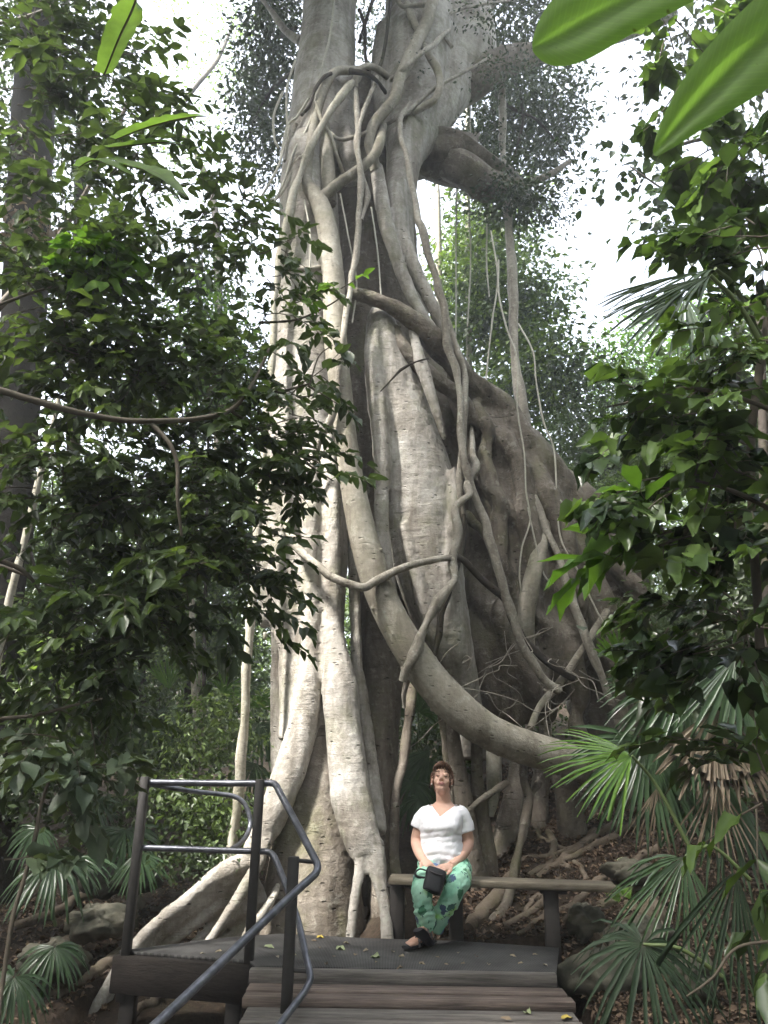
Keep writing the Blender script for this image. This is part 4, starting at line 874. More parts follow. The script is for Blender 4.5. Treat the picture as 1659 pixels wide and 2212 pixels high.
# rocks
def rock(name, x, y, d, r, label, seed=0, sq=(1, 1, .7), rot=0.):
    p = at(x, y, d); b = MB(); ball(b, (0, 0, 0), np.array(sq) * r, nu=40, nv=26)
    V = b.v[0]; n = nrm(V); s = seed * 7.3
    k = .92 + .9 * fbm(n[:, 0] * 1.7 + s, n[:, 1] * 1.7 + n[:, 2] * 2.3 + s) + .3 * fbm(n[:, 0] * 6 + s, n[:, 1] * 6 + n[:, 2] * 5)
    V = V * k[:, None]; ca, sa = math.cos(rot), math.sin(rot)
    b.v[0] = V @ np.array([[ca, sa, 0], [-sa, ca, 0], [0, 0, 1.]]) + p
    tag(obj(name, b, M['rock']), label, 'rock')
rock('boulder', 1305, 2115, 5.75, .31, 'large grey boulder against the right edge of the ramp', 1, (1, .9, .7))
rock('rock', 1362, 1885, 7.0, .2, 'flat brown rock on the bank just above the bench end', 2, (1.2, .9, .55))
rock('rock', 1265, 1995, 6.5, .17, 'dark squarish rock lying right of the bench leg', 3, (.9, .9, .8))
rock('rock', 1500, 2105, 5.2, .16, 'rounded grey rock in the lower right corner litter', 4, (1, .8, .8))
rock('boulder', 1385, 2030, 6.1, .28, 'long sloping pale rock on the bank above the boulder', 5, (1.5, .7, .5), .5)
rock('rock', 215, 1990, 7.0, .24, 'lumpy mossy rock in the gully left of the first railing post', 7, (1.3, .9, .6))
rock('rock', 120, 2080, 6.3, .24, 'dark wet rock at the bottom left of the gully', 8, (1.2, 1, .6))
rock('rock', 250, 1895, 8.0, .3, 'low grey rock at the foot of the ferny undergrowth on the left', 9, (1.5, 1, .55))

# ------------------------------------------------------------------ the seated woman
PLOC = (.47, 6.3, 0)
woman = thing('person', 'woman in white v-neck top and green floral trousers seated on the bench with ankles crossed', 'person', PLOC)
A = lambda x, y, d: at(x, y, d)
def limb(mb, pts, R, sides=16, n=6, flat=1., up=None):
    tube(mb, np.array([at(*p) for p in pts]), np.array(R), sides, n, 0, flat, up)
def trows(mb, data, grow=0., sides=32):
    C, X, Y = [], [], []
    for y, x, hw, hd, d in data:
        c = at(x, y, d); C.append(c); X.append(np.array([hw / ppm(c) + grow, 0, 0])); Y.append(np.array([0, hd + grow, 0]))
    loft(mb, C, X, Y, sides, n=4)
torso = [(1885, 960, 54, .15, 6.36), (1868, 958, 53, .17, 6.34), (1850, 956, 49, .18, 6.325), (1832, 955, 45, .175, 6.325), (1812, 953, 43, .165, 6.33), (1797, 952, 43, .165, 6.325), (1781, 952, 44, .17, 6.32), (1765, 953, 45, .15, 6.34), (1754, 955, 44, .12, 6.36), (1745, 957, 37, .095, 6.375), (1737, 958, 26, .075, 6.385), (1730, 959, 19, .06, 6.39)]
# head frame: tipped back, facing the camera
hc = A(955, 1684, 6.375)
hf = nrm(np.array([-.10, -.92, .33])); hr = nrm(np.cross(hf, [0.06, 0, 1.])); hu = np.cross(hr, hf)
HM = np.stack([hr, hf, hu], 1)     # columns: right (viewer left = +?), forward, up
def hp(x, y, z): return hc + HM @ np.array([x, y, z])
def hb(mb, c, r, **k): ball(mb, hp(*c), r, HM, **k)
body = MB()
trows(body, torso, -.014)
limb(body, [(960, 1745, 6.39), (958, 1728, 6.385), (957, 1712, 6.38), (957, 1695, 6.40)], [.066, .058, .056, .06])
hb(body, (0, -.018, .030), (.074, .090, .082)); hb(body, (0, .030, -.030), (.062, .060, .080)); hb(body, (0, .058, -.088), (.032, .03, .024))
hb(body, (0, .03, -.075), (.052, .05, .04)); hb(body, (-.037, .055, -.03), (.026, .026, .028)); hb(body, (.037, .055, -.03), (.026, .026, .028))
hb(body, (0, .02, -.098), (.042, .045, .025))
tube(body, [hp(0, .083, .022), hp(0, .094, .002), hp(0, .108, -.020), hp(0, .106, -.032)], [.009, .010, .013, .011], 10, 4)
for s in (-1, 1):
    hb(body, (s * .012, .095, -.030), (.009, .010, .008)); hb(body, (s * .031, .077, .026), (.022, .012, .009)); hb(body, (s * .031, .078, .008), (.017, .011, .011))
    hb(body, (s * .078, -.005, -.008), (.010, .020, .032)); hb(body, (s * .024, .075, -.055), (.014, .013, .018))
hb(body, (0, .088, -.052), (.022, .011, .008)); hb(body, (0, .086, -.066), (.02, .011, .008))
# arms
limb(body, [(919, 1760, 6.36), (907, 1784, 6.37), (899, 1815, 6.37), (903, 1836, 6.29), (911, 1853, 6.19), (917, 1858, 6.13)], [.047, .047, .043, .04, .032, .028])
limb(body, [(993, 1758, 6.36), (1004, 1785, 6.37), (1011, 1820, 6.37), (1002, 1841, 6.28), (984, 1862, 6.16), (973, 1870, 6.10)], [.048, .049, .046, .042, .033, .029])
def hand(mb, W, E, nrm_, thumb):
    W, E = np.asarray(W), np.asarray(E); h = nrm(E - W); n = nrm(nrm_ - h * (np.asarray(nrm_) @ h)); l = np.cross(h, n)
    tube(mb, [W - h * .01, W + h * .035, W + h * .075, W + h * .092], [.031, .042, .043, .036], 14, 4, 0, .42, n)
    for k, (o, Lf) in enumerate(((-.031, .070), (-.0105, .078), (.0105, .073), (.031, .058))):
        b0 = W + h * .078 + l * o; sp = l * o * .35
        p = [b0, b0 + h * Lf * .45 + sp * .5 - n * .004, b0 + h * Lf * .78 + sp * .8 - n * .018, b0 + h * Lf * .95 + sp - n * .036]
        tube(mb, p, [.0095, .009, .0085, .0070], 9, 4)
    t0 = W + h * .025 + l * thumb * .034
    tube(mb, [t0, t0 + h * .025 + l * thumb * .022 - n * .004, t0 + h * .052 + l * thumb * .026 - n * .012, t0 + h * .07 + l * thumb * .024 - n * .018], [.013, .0115, .0105, .008], 9, 4)
    return h, n, l
hand(body, A(916, 1857, 6.12), A(932, 1876, 6.03), np.array([.1, -.45, 1.]), 1)
hand(body, A(972, 1870, 6.10), A(950, 1877, 6.03), np.array([-.1, -.55, 1.]), -1)
# legs, ankles crossed; the near foot rests on its heel showing the sole
legA = [(935, 1875, 6.34), (922, 1895, 6.1), (912, 1913, 5.96), (914, 1950, 5.95), (920, 1985, 6.0), (925, 2008, 6.05), (927, 2024, 6.07)]
legB = [(990, 1876, 6.34), (992, 1897, 6.12), (985, 1916, 6.0), (965, 1955, 6.04), (944, 1992, 6.12), (928, 2018, 6.17), (922, 2034, 6.18)]
limb(body, legA, [.085, .075, .062, .055, .042, .034, .034]); limb(body, legB, [.085, .075, .062, .055, .042, .034, .034])
def foot(mb, heel, toe, n, w=1.):
    heel, toe = np.asarray(heel), np.asarray(toe); f = nrm(toe - heel); n = nrm(n - f * (np.asarray(n) @ f)); l = np.cross(f, n); Lf = np.linalg.norm(toe - heel)
    tube(mb, [heel + n * .04, heel + f * Lf * .15 + n * .045, heel + f * Lf * .4 + n * .045, heel + f * Lf * .72 + n * .026, heel + f * Lf * .86 + n * .02], [.030, .036, .040, .044, .036], 14, 4, 0, .62, n)
    for k in range(5):
        o = (k - 2) * .0165; b0 = heel + f * Lf * (.80 - abs(k - 1) * .012) + l * o + n * .018
        tube(mb, [b0, b0 + f * .03 + n * .003, b0 + f * (.05 - .004 * k)], [.0105, .010, .0085], 8, 3)
    return f, n, l, Lf
HA, TA = A(929, 2040, 6.06), A(905, 2012, 5.88)
HB, TB = A(932, 2036, 6.17), A(879, 2037, 6.00)
HB[2] = .022; TB[2] = .02
fa = foot(body, HA, TA, np.array([-.1, .6, .8])); fb = foot(body, HB, TB, np.array([0, 0, 1.]))
link('body', remesh(body, .0048, 2, .4), M['skin'], woman)
# face details
b = MB()
for s in (-1, 1):
    tube(b, [hp(s * .045, .079, .003), hp(s * .038, .0865, .0), hp(s * .028, .0885, -.001), hp(s * .017, .086, .003)], [.0018, .003, .003, .0016], 6, 4)
obj('eyelash', b, M['lash'], woman)
b = MB()
for s in (-1, 1):
    tube(b, [hp(s * .05, .078, .030), hp(s * .038, .088, .036), hp(s * .018, .089, .033)], [.002, .0036, .003], 6, 4)
obj('eyebrow', b, M['hair'], woman)
b = MB(); tube(b, [hp(-.026, .086, -.061), hp(-.012, .0965, -.057), hp(0, .0985, -.0585), hp(.012, .0965, -.057), hp(.026, .086, -.061)], [.002, .005, .0045, .005, .002], 8, 4)
tube(b, [hp(-.022, .085, -.064), hp(0, .0955, -.067), hp(.022, .085, -.064)], [.002, .0055, .002], 8, 4); obj('lips', b, M['lips'], woman)
b = MB(); hb(b, (.0 - .082, .004, -.043), (.006, .006, .006), nu=10, nv=7); hb(b, (.082, .004, -.043), (.006, .006, .006), nu=10, nv=7); obj('earring', b, M['pearl'], woman)
# hair: short, brown, full at the crown
b = MB()
hb(b, (0, -.035, .045), (.086, .098, .088)); hb(b, (-.055, -.03, .005), (.032, .058, .068)); hb(b, (.055, -.03, .005), (.032, .058, .068)); hb(b, (0, -.085, -.03), (.07, .05, .085))
me = remesh(b, .006, 1, .4)
n = len(me.vertices); co = np.empty(n * 3, np.float32); me.vertices.foreach_get('co', co); co = co.reshape(-1, 3)
q = (co - hc) @ HM; k = nrm(q) * (.007 * (np.sin(q[:, 0] * 260 + 4 * np.sin(q[:, 2] * 60)) + 1.2 * fbm(q[:, 0] * 60, q[:, 2] * 40 + q[:, 1] * 50)))[:, None]
co2 = hc + (q + k) @ HM.T; me.vertices.foreach_set('co', co2.astype(np.float32).ravel()); me.update()
bm = __import__('bmesh').new(); bm.from_mesh(me); bm.verts.ensure_lookup_table()
hair_mb = None
bm.free(); hobj = link('hair', me, M['hair'], woman)
b = MB()   # fringe and side locks
for k in range(46):
    t = rng.uniform(-1, 1); x0 = t * .07
    z0 = .095 - .03 * t * t; r0 = hp(x0 * .8, .035 - .03 * t * t, z0 + .02)
    x1 = x0 * 1.05 + rng.normal(0, .008); y1 = .088 - .06 * t * t; z1 = .082 - .055 * t ** 4 + rng.normal(0, .006)
    tube(b, [r0, hp((x0 + x1) / 2, y1 * .95 + .006, (z0 + z1) / 2 + .022), hp(x1, y1 + .002, z1)], [.008, .0075, .002], 6, 4)
for s in (-1, 1):
    for k in range(11):
        z0 = rng.uniform(.0, .07); y0 = rng.uniform(-.06, .01)
        tube(b, [hp(s * .07, y0, z0), hp(s * .09, y0 + .006, z0 - .035), hp(s * (.083 + rng.normal(0, .004)), y0 - .004, z0 - .06)], [.008, .008, .002], 6, 4)
obj('fringe', b, M['hair'], woman)
# shirt
sb = MB(); trows(sb, torso[:11], .004)
limb(sb, [(930, 1756, 6.37), (917, 1762, 6.365), (907, 1776, 6.37), (902, 1789, 6.37)], [.058, .062, .061, .060]); limb(sb, [(983, 1754, 6.37), (995, 1760, 6.365), (1004, 1779, 6.37), (1008, 1796, 6.37)], [.06, .064, .064, .064])
for s, x in ((-1, 933), (1, 973)): ball(sb, at(x, 1787, 6.215), (.062, .05, .055))
ball(sb, at(954, 1836, 6.22), (.13, .075, .10)); ball(sb, at(956, 1858, 6.24), (.15, .085, .05))
me = remesh(sb, .007, 4, .5)
n = len(me.vertices); co = np.empty(n * 3, np.float32); me.vertices.foreach_get('co', co); co = co.reshape(-1, 3).astype(float)
u, v = proj(co); no = np.empty(n * 3, np.float32); me.vertices.foreach_get('normal', no); no = no.reshape(-1, 3)
fold = .0022 * np.sin((v - 1797) * .42 + .05 * (u - 955) + 2 * fbm(u * .03, v * .03)) * np.exp(-((v - 1806) / 15) ** 2) + .003 * np.sin(v * .36 - .09 * np.abs(u - 950) + 3 * fbm(u * .05, v * .02)) * np.exp(-((v - 1850) / 14) ** 2) + .012 * fbm(u * .07 + v * .03, v * .05)
co += no * fold[:, None]; me.vertices.foreach_set('co', co.astype(np.float32).ravel())
bm = __import__('bmesh').new(); bm.from_mesh(me); bm.verts.ensure_lookup_table()
kill = []
for f in bm.faces:
    c = f.calc_center_median(); x, y = proj(np.array(c))
    # neckline, hem and cuffs are open
    inV = y < 1766 and c.y < 6.42 and x > 929 + max(0, (y - 1735)) * .72 and x < 992 - max(0, (y - 1733)) * 1.28
    top = f.normal.z > .75 and y < 1742 and 927 < x < 993
    if inV or top or y > 1868: kill.append(f)
__import__('bmesh').ops.delete(bm, geom=kill, context='FACES'); bm.to_mesh(me); bm.free()
so_ = link('shirt', me, M['shirt'], woman)
md = so_.modifiers.new('t', 'SOLIDIFY'); md.thickness = .004; md.offset = 1
# trousers
tb = MB(); trows(tb, [(1893, 962, 50, .15, 6.37), (1880, 962, 58, .175, 6.35), (1866, 960, 57, .178, 6.335), (1852, 958, 50, .17, 6.33)], .002)
limb(tb, legA[:5] + [(922, 1997, 6.03)], [.10, .094, .08, .074, .074, .076]); limb(tb, legB[:5] + [(938, 2003, 6.14)], [.104, .096, .08, .072, .068, .068])
me = remesh(tb, .008, 4, .5); n = len(me.vertices); co = np.empty(n * 3, np.float32); me.vertices.foreach_get('co', co); co = co.reshape(-1, 3).astype(float)
no = np.empty(n * 3, np.float32); me.vertices.foreach_get('normal', no); no = no.reshape(-1, 3); u, v = proj(co)
co += no * (.02 * fbm(u * .07 + v * .03, v * .05) + .004 * np.sin(v * .45 + u * .12 + 4 * fbm(u * .05, v * .05)) * np.exp(-((v - 1975) / 25) ** 2))[:, None]
me.vertices.foreach_set('co', co.astype(np.float32).ravel()); link('trousers', me, M['pants'], woman)
# sandals
for heel, toe, (f, n_, l, Lf), nm in ((HA, TA, fa, 0), (HB, TB, fb, 1)):
    b = MB(); c = heel + f * Lf * .5
    pts = [heel - f * .03, heel + f * Lf * .1, heel + f * Lf * .4, heel + f * Lf * .75, heel + f * (Lf + .02)]
    tube(b, [p + n_ * .004 for p in pts], [.028, .037, .038, .048, .036], 16, 4, 0, .32, n_)
    so_ = obj('sandal', b, M['sole'], woman)
    b = MB()
    for t, wd, h in ((.35, .046, .072), (.68, .05, .048)):
        q = heel + f * Lf * t
        tube(b, [q - l * wd, q - l * wd * .8 + n_ * h * .75, q + n_ * h, q + l * wd * .8 + n_ * h * .75, q + l * wd], [.009] * 5, 8, 4, 0, .5)
    o = obj('strap', b, M['strap'], None); o.parent = so_
# camera bag on her lap
bg_ = thing('camera_bag', 'small black padded bag resting on the lap of the seated woman', 'bag', A(937, 1900, 5.95))
bx = nrm(np.array([.9, -.1, -.26])); bz = np.array([.1, .35, .9]); bz = nrm(bz - bx * (bx @ bz)); by = np.cross(bz, bx)
b = MB(); c = A(938, 1903, 5.90); BS = .84
prof = [(-.095, .062, .035), (-.08, .078, .05), (-.02, .084, .056), (.05, .082, .054), (.078, .075, .046), (.09, .06, .034)]
prof = [tuple(q_ * BS for q_ in r_) for r_ in prof]
loft(b, [c + bz * t for t, *_ in prof], [bx * w_ for _, w_, _ in prof], [by * d_ for *_, d_ in prof], 24)
V = b.v[0]; q = (V - c); x_ = q @ bx; y_ = q @ by; z_ = q @ bz
sq = lambda t, r: np.sign(t) * np.abs(t / r) ** .6 * r
b.v[0] = c + sq(x_, .071)[:, None] * bx + sq(y_, .047)[:, None] * by + z_[:, None] * bz
obj('pouch', b, M['bag'], bg_)
b = MB(); loft(b, [c + bz * t * BS for t in (.035, .06, .09, .1)], [bx * w_ * BS for w_ in (.088, .089, .078, .05)], [by * w_ * BS for w_ in (.06, .061, .05, .03)], 24); V = b.v[0]; q = V - c
b.v[0] = c + sq(q @ bx, .075)[:, None] * bx + sq(q @ by, .051)[:, None] * by + (q @ bz)[:, None] * bz; obj('flap', b, M['bag'], bg_)
b = MB(); tube(b, [c - bx * .06 + bz * .05, c - bx * .12 + bz * .045, c - bx * .145 + bz * .01, c - bx * .125 - bz * .01, c - bx * .06 + bz * .0], [.012] * 5, 8, 5, 0, .5); obj('strap', b, M['bag'], bg_)
b = MB(); tube(b, [c - by * .052 + bx * .045 + bz * .042, c - by * .054 + bz * .038, c - by * .052 - bx * .045 + bz * .042], [.004] * 3, 6, 4); obj('zip', b, M['strap'], bg_)

# ------------------------------------------------------------------ vegetation helpers
def canopy(par, blobs, m, kind='far', name='crown', n_scale=1.0, **kw):
    """blobs: (x, y, depth, half width px, half height px, half depth m, leaves, leaf length m) -> one crown mesh"""
    lv = Leaves()
    for x, y, d, hw, hh, hd, n, L in blobs:
        c = at(x, y, d); k = ppm(c)
        clumps(lv, c, (hw / k, hd, hh / k), int(n * n_scale), L, **kw)
    b = MB(); lv.into(b, kind, 1.3); return obj(name, b, M[m], par, smooth=False)
def stem(par, pts, m='bark_dark', name='trunk', knob=.12, sides=10):
    b = MB(); ptube(b, pts, sides, 6, knob, jit=.004); return obj(name, b, M[m], par)
def tree(label, blobs, stems, m='leaf_bg', bark='bark_dark', name='tree', cat='tree', group='trees in the forest behind the fig', kind='far', **kw):
    x, y, d = stems[0][-1][:3] if stems else blobs[0][:3]
    p = at(x, y, d); t = thing(name, label, cat, (p[0], p[1], float(gh(p[0], p[1]))), group)
    for s in stems: stem(t, s, bark)
    canopy(t, blobs, m, kind, **kw); return t

# fig's own crown
canopy(fig, [(575, 180, 10.5, 70, 240, 1.0, 3600, .12), (600, 40, 9.5, 60, 110, .7, 1200, .11), (570, 330, 10.5, 50, 90, .8, 1100, .085), (800, 40, 10.5, 40, 190, .7, 1300, .08)], 'leaf_fig', per=40, clump=.36)
canopy(fig, [(1110, 30, 9.6, 150, 90, 1.2, 3000, .11), (1130, 230, 11, 140, 110, 1.2, 4200, .12), (1040, 340, 11.5, 90, 90, .8, 1800, .12), (1200, 330, 11, 60, 90, .9, 900, .12), (1010, 160, 9.3, 50, 60, .5, 500, .07), (1120, 425, 8.8, 55, 50, .3, 1300, .09), (1090, 350, 9.0, 50, 30, .3, 300, .08), (1010, 290, 8.6, 60, 25, .25, 300, .06), (1150, 170, 8.8, 90, 30, .3, 500, .07), (1180, 450, 10, 60, 50, .5, 500, .085), (1050, 40, 8.3, 60, 40, .3, 420, .07), (1100, 165, 8.3, 80, 35, .3, 480, .07), (960, 30, 8.2, 30, 40, .15, 90, .06), (900, 150, 7.8, 25, 30, .1, 60, .05)], 'leaf_fig', per=40, clump=.42)

# background trees
tree('pale fine-leaved tree against the white sky left of the fig trunk', [(450, 130, 15, 130, 180, 1.6, 1100, .11), (390, 330, 14, 110, 120, 1.3, 900, .11), (520, 40, 15, 110, 70, 1.2, 700, .11)],
     [[(370, 260, 14, 4), (420, 190, 14, 5), (470, 130, 14.2, 4), (500, 60, 14.4, 3)], [(380, 285, 14, 4), (415, 310, 14, 5), (430, 350, 14, 6), (450, 400, 14, 7), (470, 560, 14, 9), (470, 1500, 14, 12)]], lo=.4)
tree('hazy tree with sky holes rising right of the fig trunk', [(1060, 520, 14, 120, 140, 1.5, 4600, .15), (1110, 680, 13.5, 110, 130, 1.4, 5200, .15), (1000, 650, 13.5, 70, 170, 1.2, 3600, .15), (1160, 820, 13, 90, 120, 1.2, 4000, .15)],
     [[(940, 250, 13.2, 4), (945, 420, 13, 6), (947, 560, 13, 7), (948, 800, 13, 7), (950, 1200, 13, 8)], [(1008, 220, 13.8, 4), (1010, 400, 13.5, 5), (1012, 600, 13.5, 6), (1015, 900, 13.5, 7)]], bark='bark_pale', per=40, clump=.6)
tree('dense dark tree filling the gap between the fig wall and the right shrubs', [(1290, 900, 12.5, 120, 120, 1.3, 3800, .10), (1350, 1010, 12, 130, 90, 1.2, 3000, .10), (1230, 980, 12, 70, 90, 1., 1500, .10)],
     [[(1300, 900, 12.4, 6), (1320, 1100, 12.2, 8), (1330, 1400, 12, 10)]], lo=0, hi=.5)
tree('bright green tree lit by the open sky on the right', [(1360, 800, 14, 170, 90, 1.4, 3000, .12), (1480, 760, 13, 120, 140, 1.4, 2400, .12), (1270, 1040, 14, 60, 40, .8, 500, .12)],
     [[(1380, 800, 13.8, 5), (1390, 1000, 13.6, 7), (1400, 1400, 13.4, 9)]], m='leaf_bright')
tree('dark overhanging tree in the upper right corner', [(1500, 150, 6.4, 85, 90, .7, 420, .09), (1480, 60, 6.4, 90, 80, .7, 420, .09), (1640, 330, 5.6, 110, 140, .7, 520, .09)],
     [[(1420, 330, 6.2, 3), (1540, 300, 6.2, 5), (1700, 330, 6.2, 9), (1850, 600, 6.2, 14), (1900, 1500, 6.2, 18)]], m='leaf_fig', lo=0, hi=.5)
tree('tree with round dark leaves silhouetted on the sky at the right', [(1385, 370, 6.0, 75, 50, .4, 110, .09), (1450, 440, 5.6, 90, 60, .5, 170, .09), (1540, 480, 5.4, 110, 70, .5, 230, .09)],
     [[(1360, 360, 6, 1.5), (1450, 420, 5.8, 2.5), (1560, 480, 5.6, 4), (1720, 560, 5.5, 6), (1800, 1200, 5.5, 10)]], m='leaf_right', kind='ell', lo=0, hi=.3, w=.75)
tree('tall leafy tree at the back left, highest behind the bird nest fern', [(110, 150, 9.5, 180, 200, 1.3, 3600, .11), (40, 380, 9.5, 160, 170, 1.2, 2200, .11), (240, 420, 10, 120, 100, 1.2, 900, .11)],
     [[(180, 200, 10, 10), (170, 500, 10, 12), (160, 900, 10, 14), (160, 1800, 10, 16)]], lo=0, hi=.6)
tree('mid green tree behind the long dark branch on the left', [(240, 660, 10.5, 250, 90, 1.3, 2600, .11), (440, 620, 10.5, 110, 150, 1.2, 1700, .11), (520, 820, 10, 80, 170, 1.0, 2200, .11), (330, 860, 10, 220, 120, 1.2, 4000, .11)],
     [[(430, 600, 10.5, 7), (420, 900, 10.5, 8), (410, 1300, 10.5, 9), (405, 1750, 10.5, 10)]], hi=.8)
tree('bright yellow green sapling glowing behind the left leaves', [(450, 740, 9, 60, 70, .5, 500, .11), (470, 830, 9, 55, 45, .5, 380, .11), (430, 660, 9, 50, 40, .5, 220, .11)],
     [[(455, 700, 9, 2), (450, 900, 9, 3), (440, 1500, 9, 4)]], m='leaf_bright', name='sapling')
tree('dark low tree behind the left understory', [(120, 1150, 10, 260, 200, 1.3, 5600, .11), (400, 1100, 10, 190, 160, 1.2, 4800, .10), (470, 1300, 10, 130, 120, 1.2, 2600, .10), (240, 1380, 9.6, 300, 140, 1.2, 5200, .10)],
     [[(300, 1100, 10, 6), (305, 1400, 10, 8), (310, 1800, 10, 9)]], lo=.2, hi=1)
tree('deep green tree closing the view low behind the railing', [(330, 1520, 12.5, 150, 150, 1., 3000, .12), (150, 1560, 12.5, 150, 130, 1., 2400, .12), (500, 1480, 12.5, 90, 180, 1., 2000, .12), (520, 1180, 12.5, 70, 140, .8, 1400, .12)],
     [[(340, 1500, 12.4, 6), (345, 1650, 12.3, 8), (348, 1800, 12.2, 9)]], hi=.6)
tree('deep green tree behind the great root at the back right', [(1130, 1500, 12.5, 130, 180, .8, 1800, .12), (950, 1560, 12.5, 100, 120, .8, 1200, .12), (1400, 1450, 11.5, 130, 200, .8, 2400, .12)],
     [[(1120, 1480, 12.4, 6), (1125, 1600, 12.3, 8), (1130, 1700, 12.2, 9)]], hi=.5)
# far forest that reads as one mass
lv = Leaves()
for k in range(520):
    x = rng.uniform(-17, 17); y = rng.uniform(15, 30); h = float(gh(x, y)); z = h + rng.uniform(.3, 7.2) * (1 if abs(x) > 1 else 1)
    u, v = proj(np.array([x, y, z]))
    if v < 760 + 40 * math.sin(u * .02) or (330 < u < 560 and v < 800): continue
    clumps(lv, (x, y, z), (1.6, 1.3, 1.2), 190, .22, per=19, clump=.7, lo=0, hi=.7)
b = MB(); lv.into(b, 'far', 1.3); tag(obj('far_forest', b, M['leaf_bg'], smooth=False), 'distant dark rainforest closing the view behind the trees', 'forest', kind='stuff')

# dark trunk at the far left with hanging debris
ot = thing('tree', 'big dark mossy trunk at the far left edge', 'tree', at(30, 1700, 7.2))
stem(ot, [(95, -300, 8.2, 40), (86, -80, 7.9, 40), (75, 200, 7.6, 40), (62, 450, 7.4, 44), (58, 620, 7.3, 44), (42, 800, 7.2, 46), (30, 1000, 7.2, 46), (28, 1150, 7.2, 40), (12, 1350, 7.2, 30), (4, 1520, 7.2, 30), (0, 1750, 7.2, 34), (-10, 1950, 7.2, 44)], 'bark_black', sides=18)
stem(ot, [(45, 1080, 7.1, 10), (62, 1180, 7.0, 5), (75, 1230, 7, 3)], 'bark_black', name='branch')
lv = Leaves(); clumps(lv, at(60, 490, 6.9), (.28, .3, .2), 260, .13, per=13, clump=.3, droop=-1.2, up=.3)
b = MB(); lv.into(b, 'lance', 1.); tag(obj('dead_leaf_clump', b, M['palm_dead'], ot, smooth=False), 'clump of dead brown leaves lodged on the trunk', kind='stuff')
# leaning pale stems
def pole(pts, label, m='bark_pale', leaves=None, name='sapling', knob=.15):
    p = at(*pts[-1][:3]); t = thing(name, label, 'sapling', p)
    stem(t, pts, m, sides=8, knob=knob)
    if leaves: canopy(t, leaves, 'leaf_left', 'ell', per=8, clump=.3)
    return t
pole([(128, 860, 6.2, 5), (112, 935, 6.2, 6), (86, 1030, 6.2, 7), (62, 1130, 6.2, 8), (34, 1240, 6.2, 8), (8, 1345, 6.2, 9), (-20, 1500, 6.2, 9)], 'pale leaning stem crossing the dark trunk on the far left')
pole([(416, 1150, 8.6, 4), (414, 1270, 8.6, 6), (417, 1400, 8.6, 6.5), (418, 1480, 8.6, 6.5), (424, 1560, 8.6, 6.5), (427, 1640, 8.6, 6), (424, 1760, 8.6, 6)], 'thin pale sapling standing among the shrubs left of the fig', leaves=[(400, 1180, 8.6, 60, 60, .3, 130, .1)])
pole([(432, 1440, 8.7, 3), (430, 1500, 8.7, 4), (438, 1570, 8.7, 4), (440, 1660, 8.7, 4)], 'thinner wavy stem twinned with the pale sapling left of the fig')

# bird's nest fern: straps with a dark midrib
def strap(par, pts, w, m='fern', name='frond', wav=.06, up=(0, -.5, .6), label=None):
    P, W = spline(np.array([at(*p) for p in pts]), np.array(w), 8); n = len(P); Tg = nrm(np.gradient(P, axis=0)); S = nrm(np.cross(Tg, np.asarray(up, float)))
    U = np.cross(S, Tg); V = []
    for i in range(n):
        for k, s in enumerate((-1, -.5, 0, .5, 1)):
            V.append(P[i] + S[i] * s * W[i] * (1 + wav * math.sin(i * 1.7 + s * 2)) + U[i] * (abs(s) * .22 * W[i] + wav * W[i] * math.sin(i * 1.3 + k * 2) * abs(s)))
    i = np.arange(n - 1)[:, None]; j = np.arange(4)[None]; a = i * 5 + j
    b = MB(); b.add(np.array(V), np.stack([a, a + 1, a + 6, a + 5], -1).reshape(-1, 4), rng.uniform(.2, .9)); o = obj(name, b, M[m], par)
    b = MB(); tube(b, P - U * .004, W * .05 + .002, 5, 1); r_ = obj('midrib', b, M['twig'], None); r_.parent = o
    if label: o['label'] = label
    return o
nf = thing('nest_fern', 'bird nest fern with long pale strap fronds growing high on the left', 'fern', at(230, 330, 3.40))
for pts, w in (([(225, 160, 3.40), (255, 85, 3.20), (285, 20, 3.00), (310, -60, 2.90)], [.10, .14, .15, .13]), ([(250, 300, 3.40), (300, 280, 3.20), (360, 262, 3.10), (410, 252, 3.00), (446, 249, 2.95)], [.06, .10, .11, .08, .01]),
               ([(235, 318, 3.40), (290, 312, 3.25), (345, 306, 3.20), (398, 312, 3.15)], [.05, .085, .085, .01]), ([(240, 340, 3.40), (290, 360, 3.10), (340, 375, 2.90), (405, 425, 2.80)], [.06, .11, .11, .01]), ([(170, 360, 3.40), (200, 345, 3.20), (240, 355, 3.10), (290, 380, 3.00)], [.05, .09, .08, .01])):
    strap(nf, pts, [q * .6 for q in w])

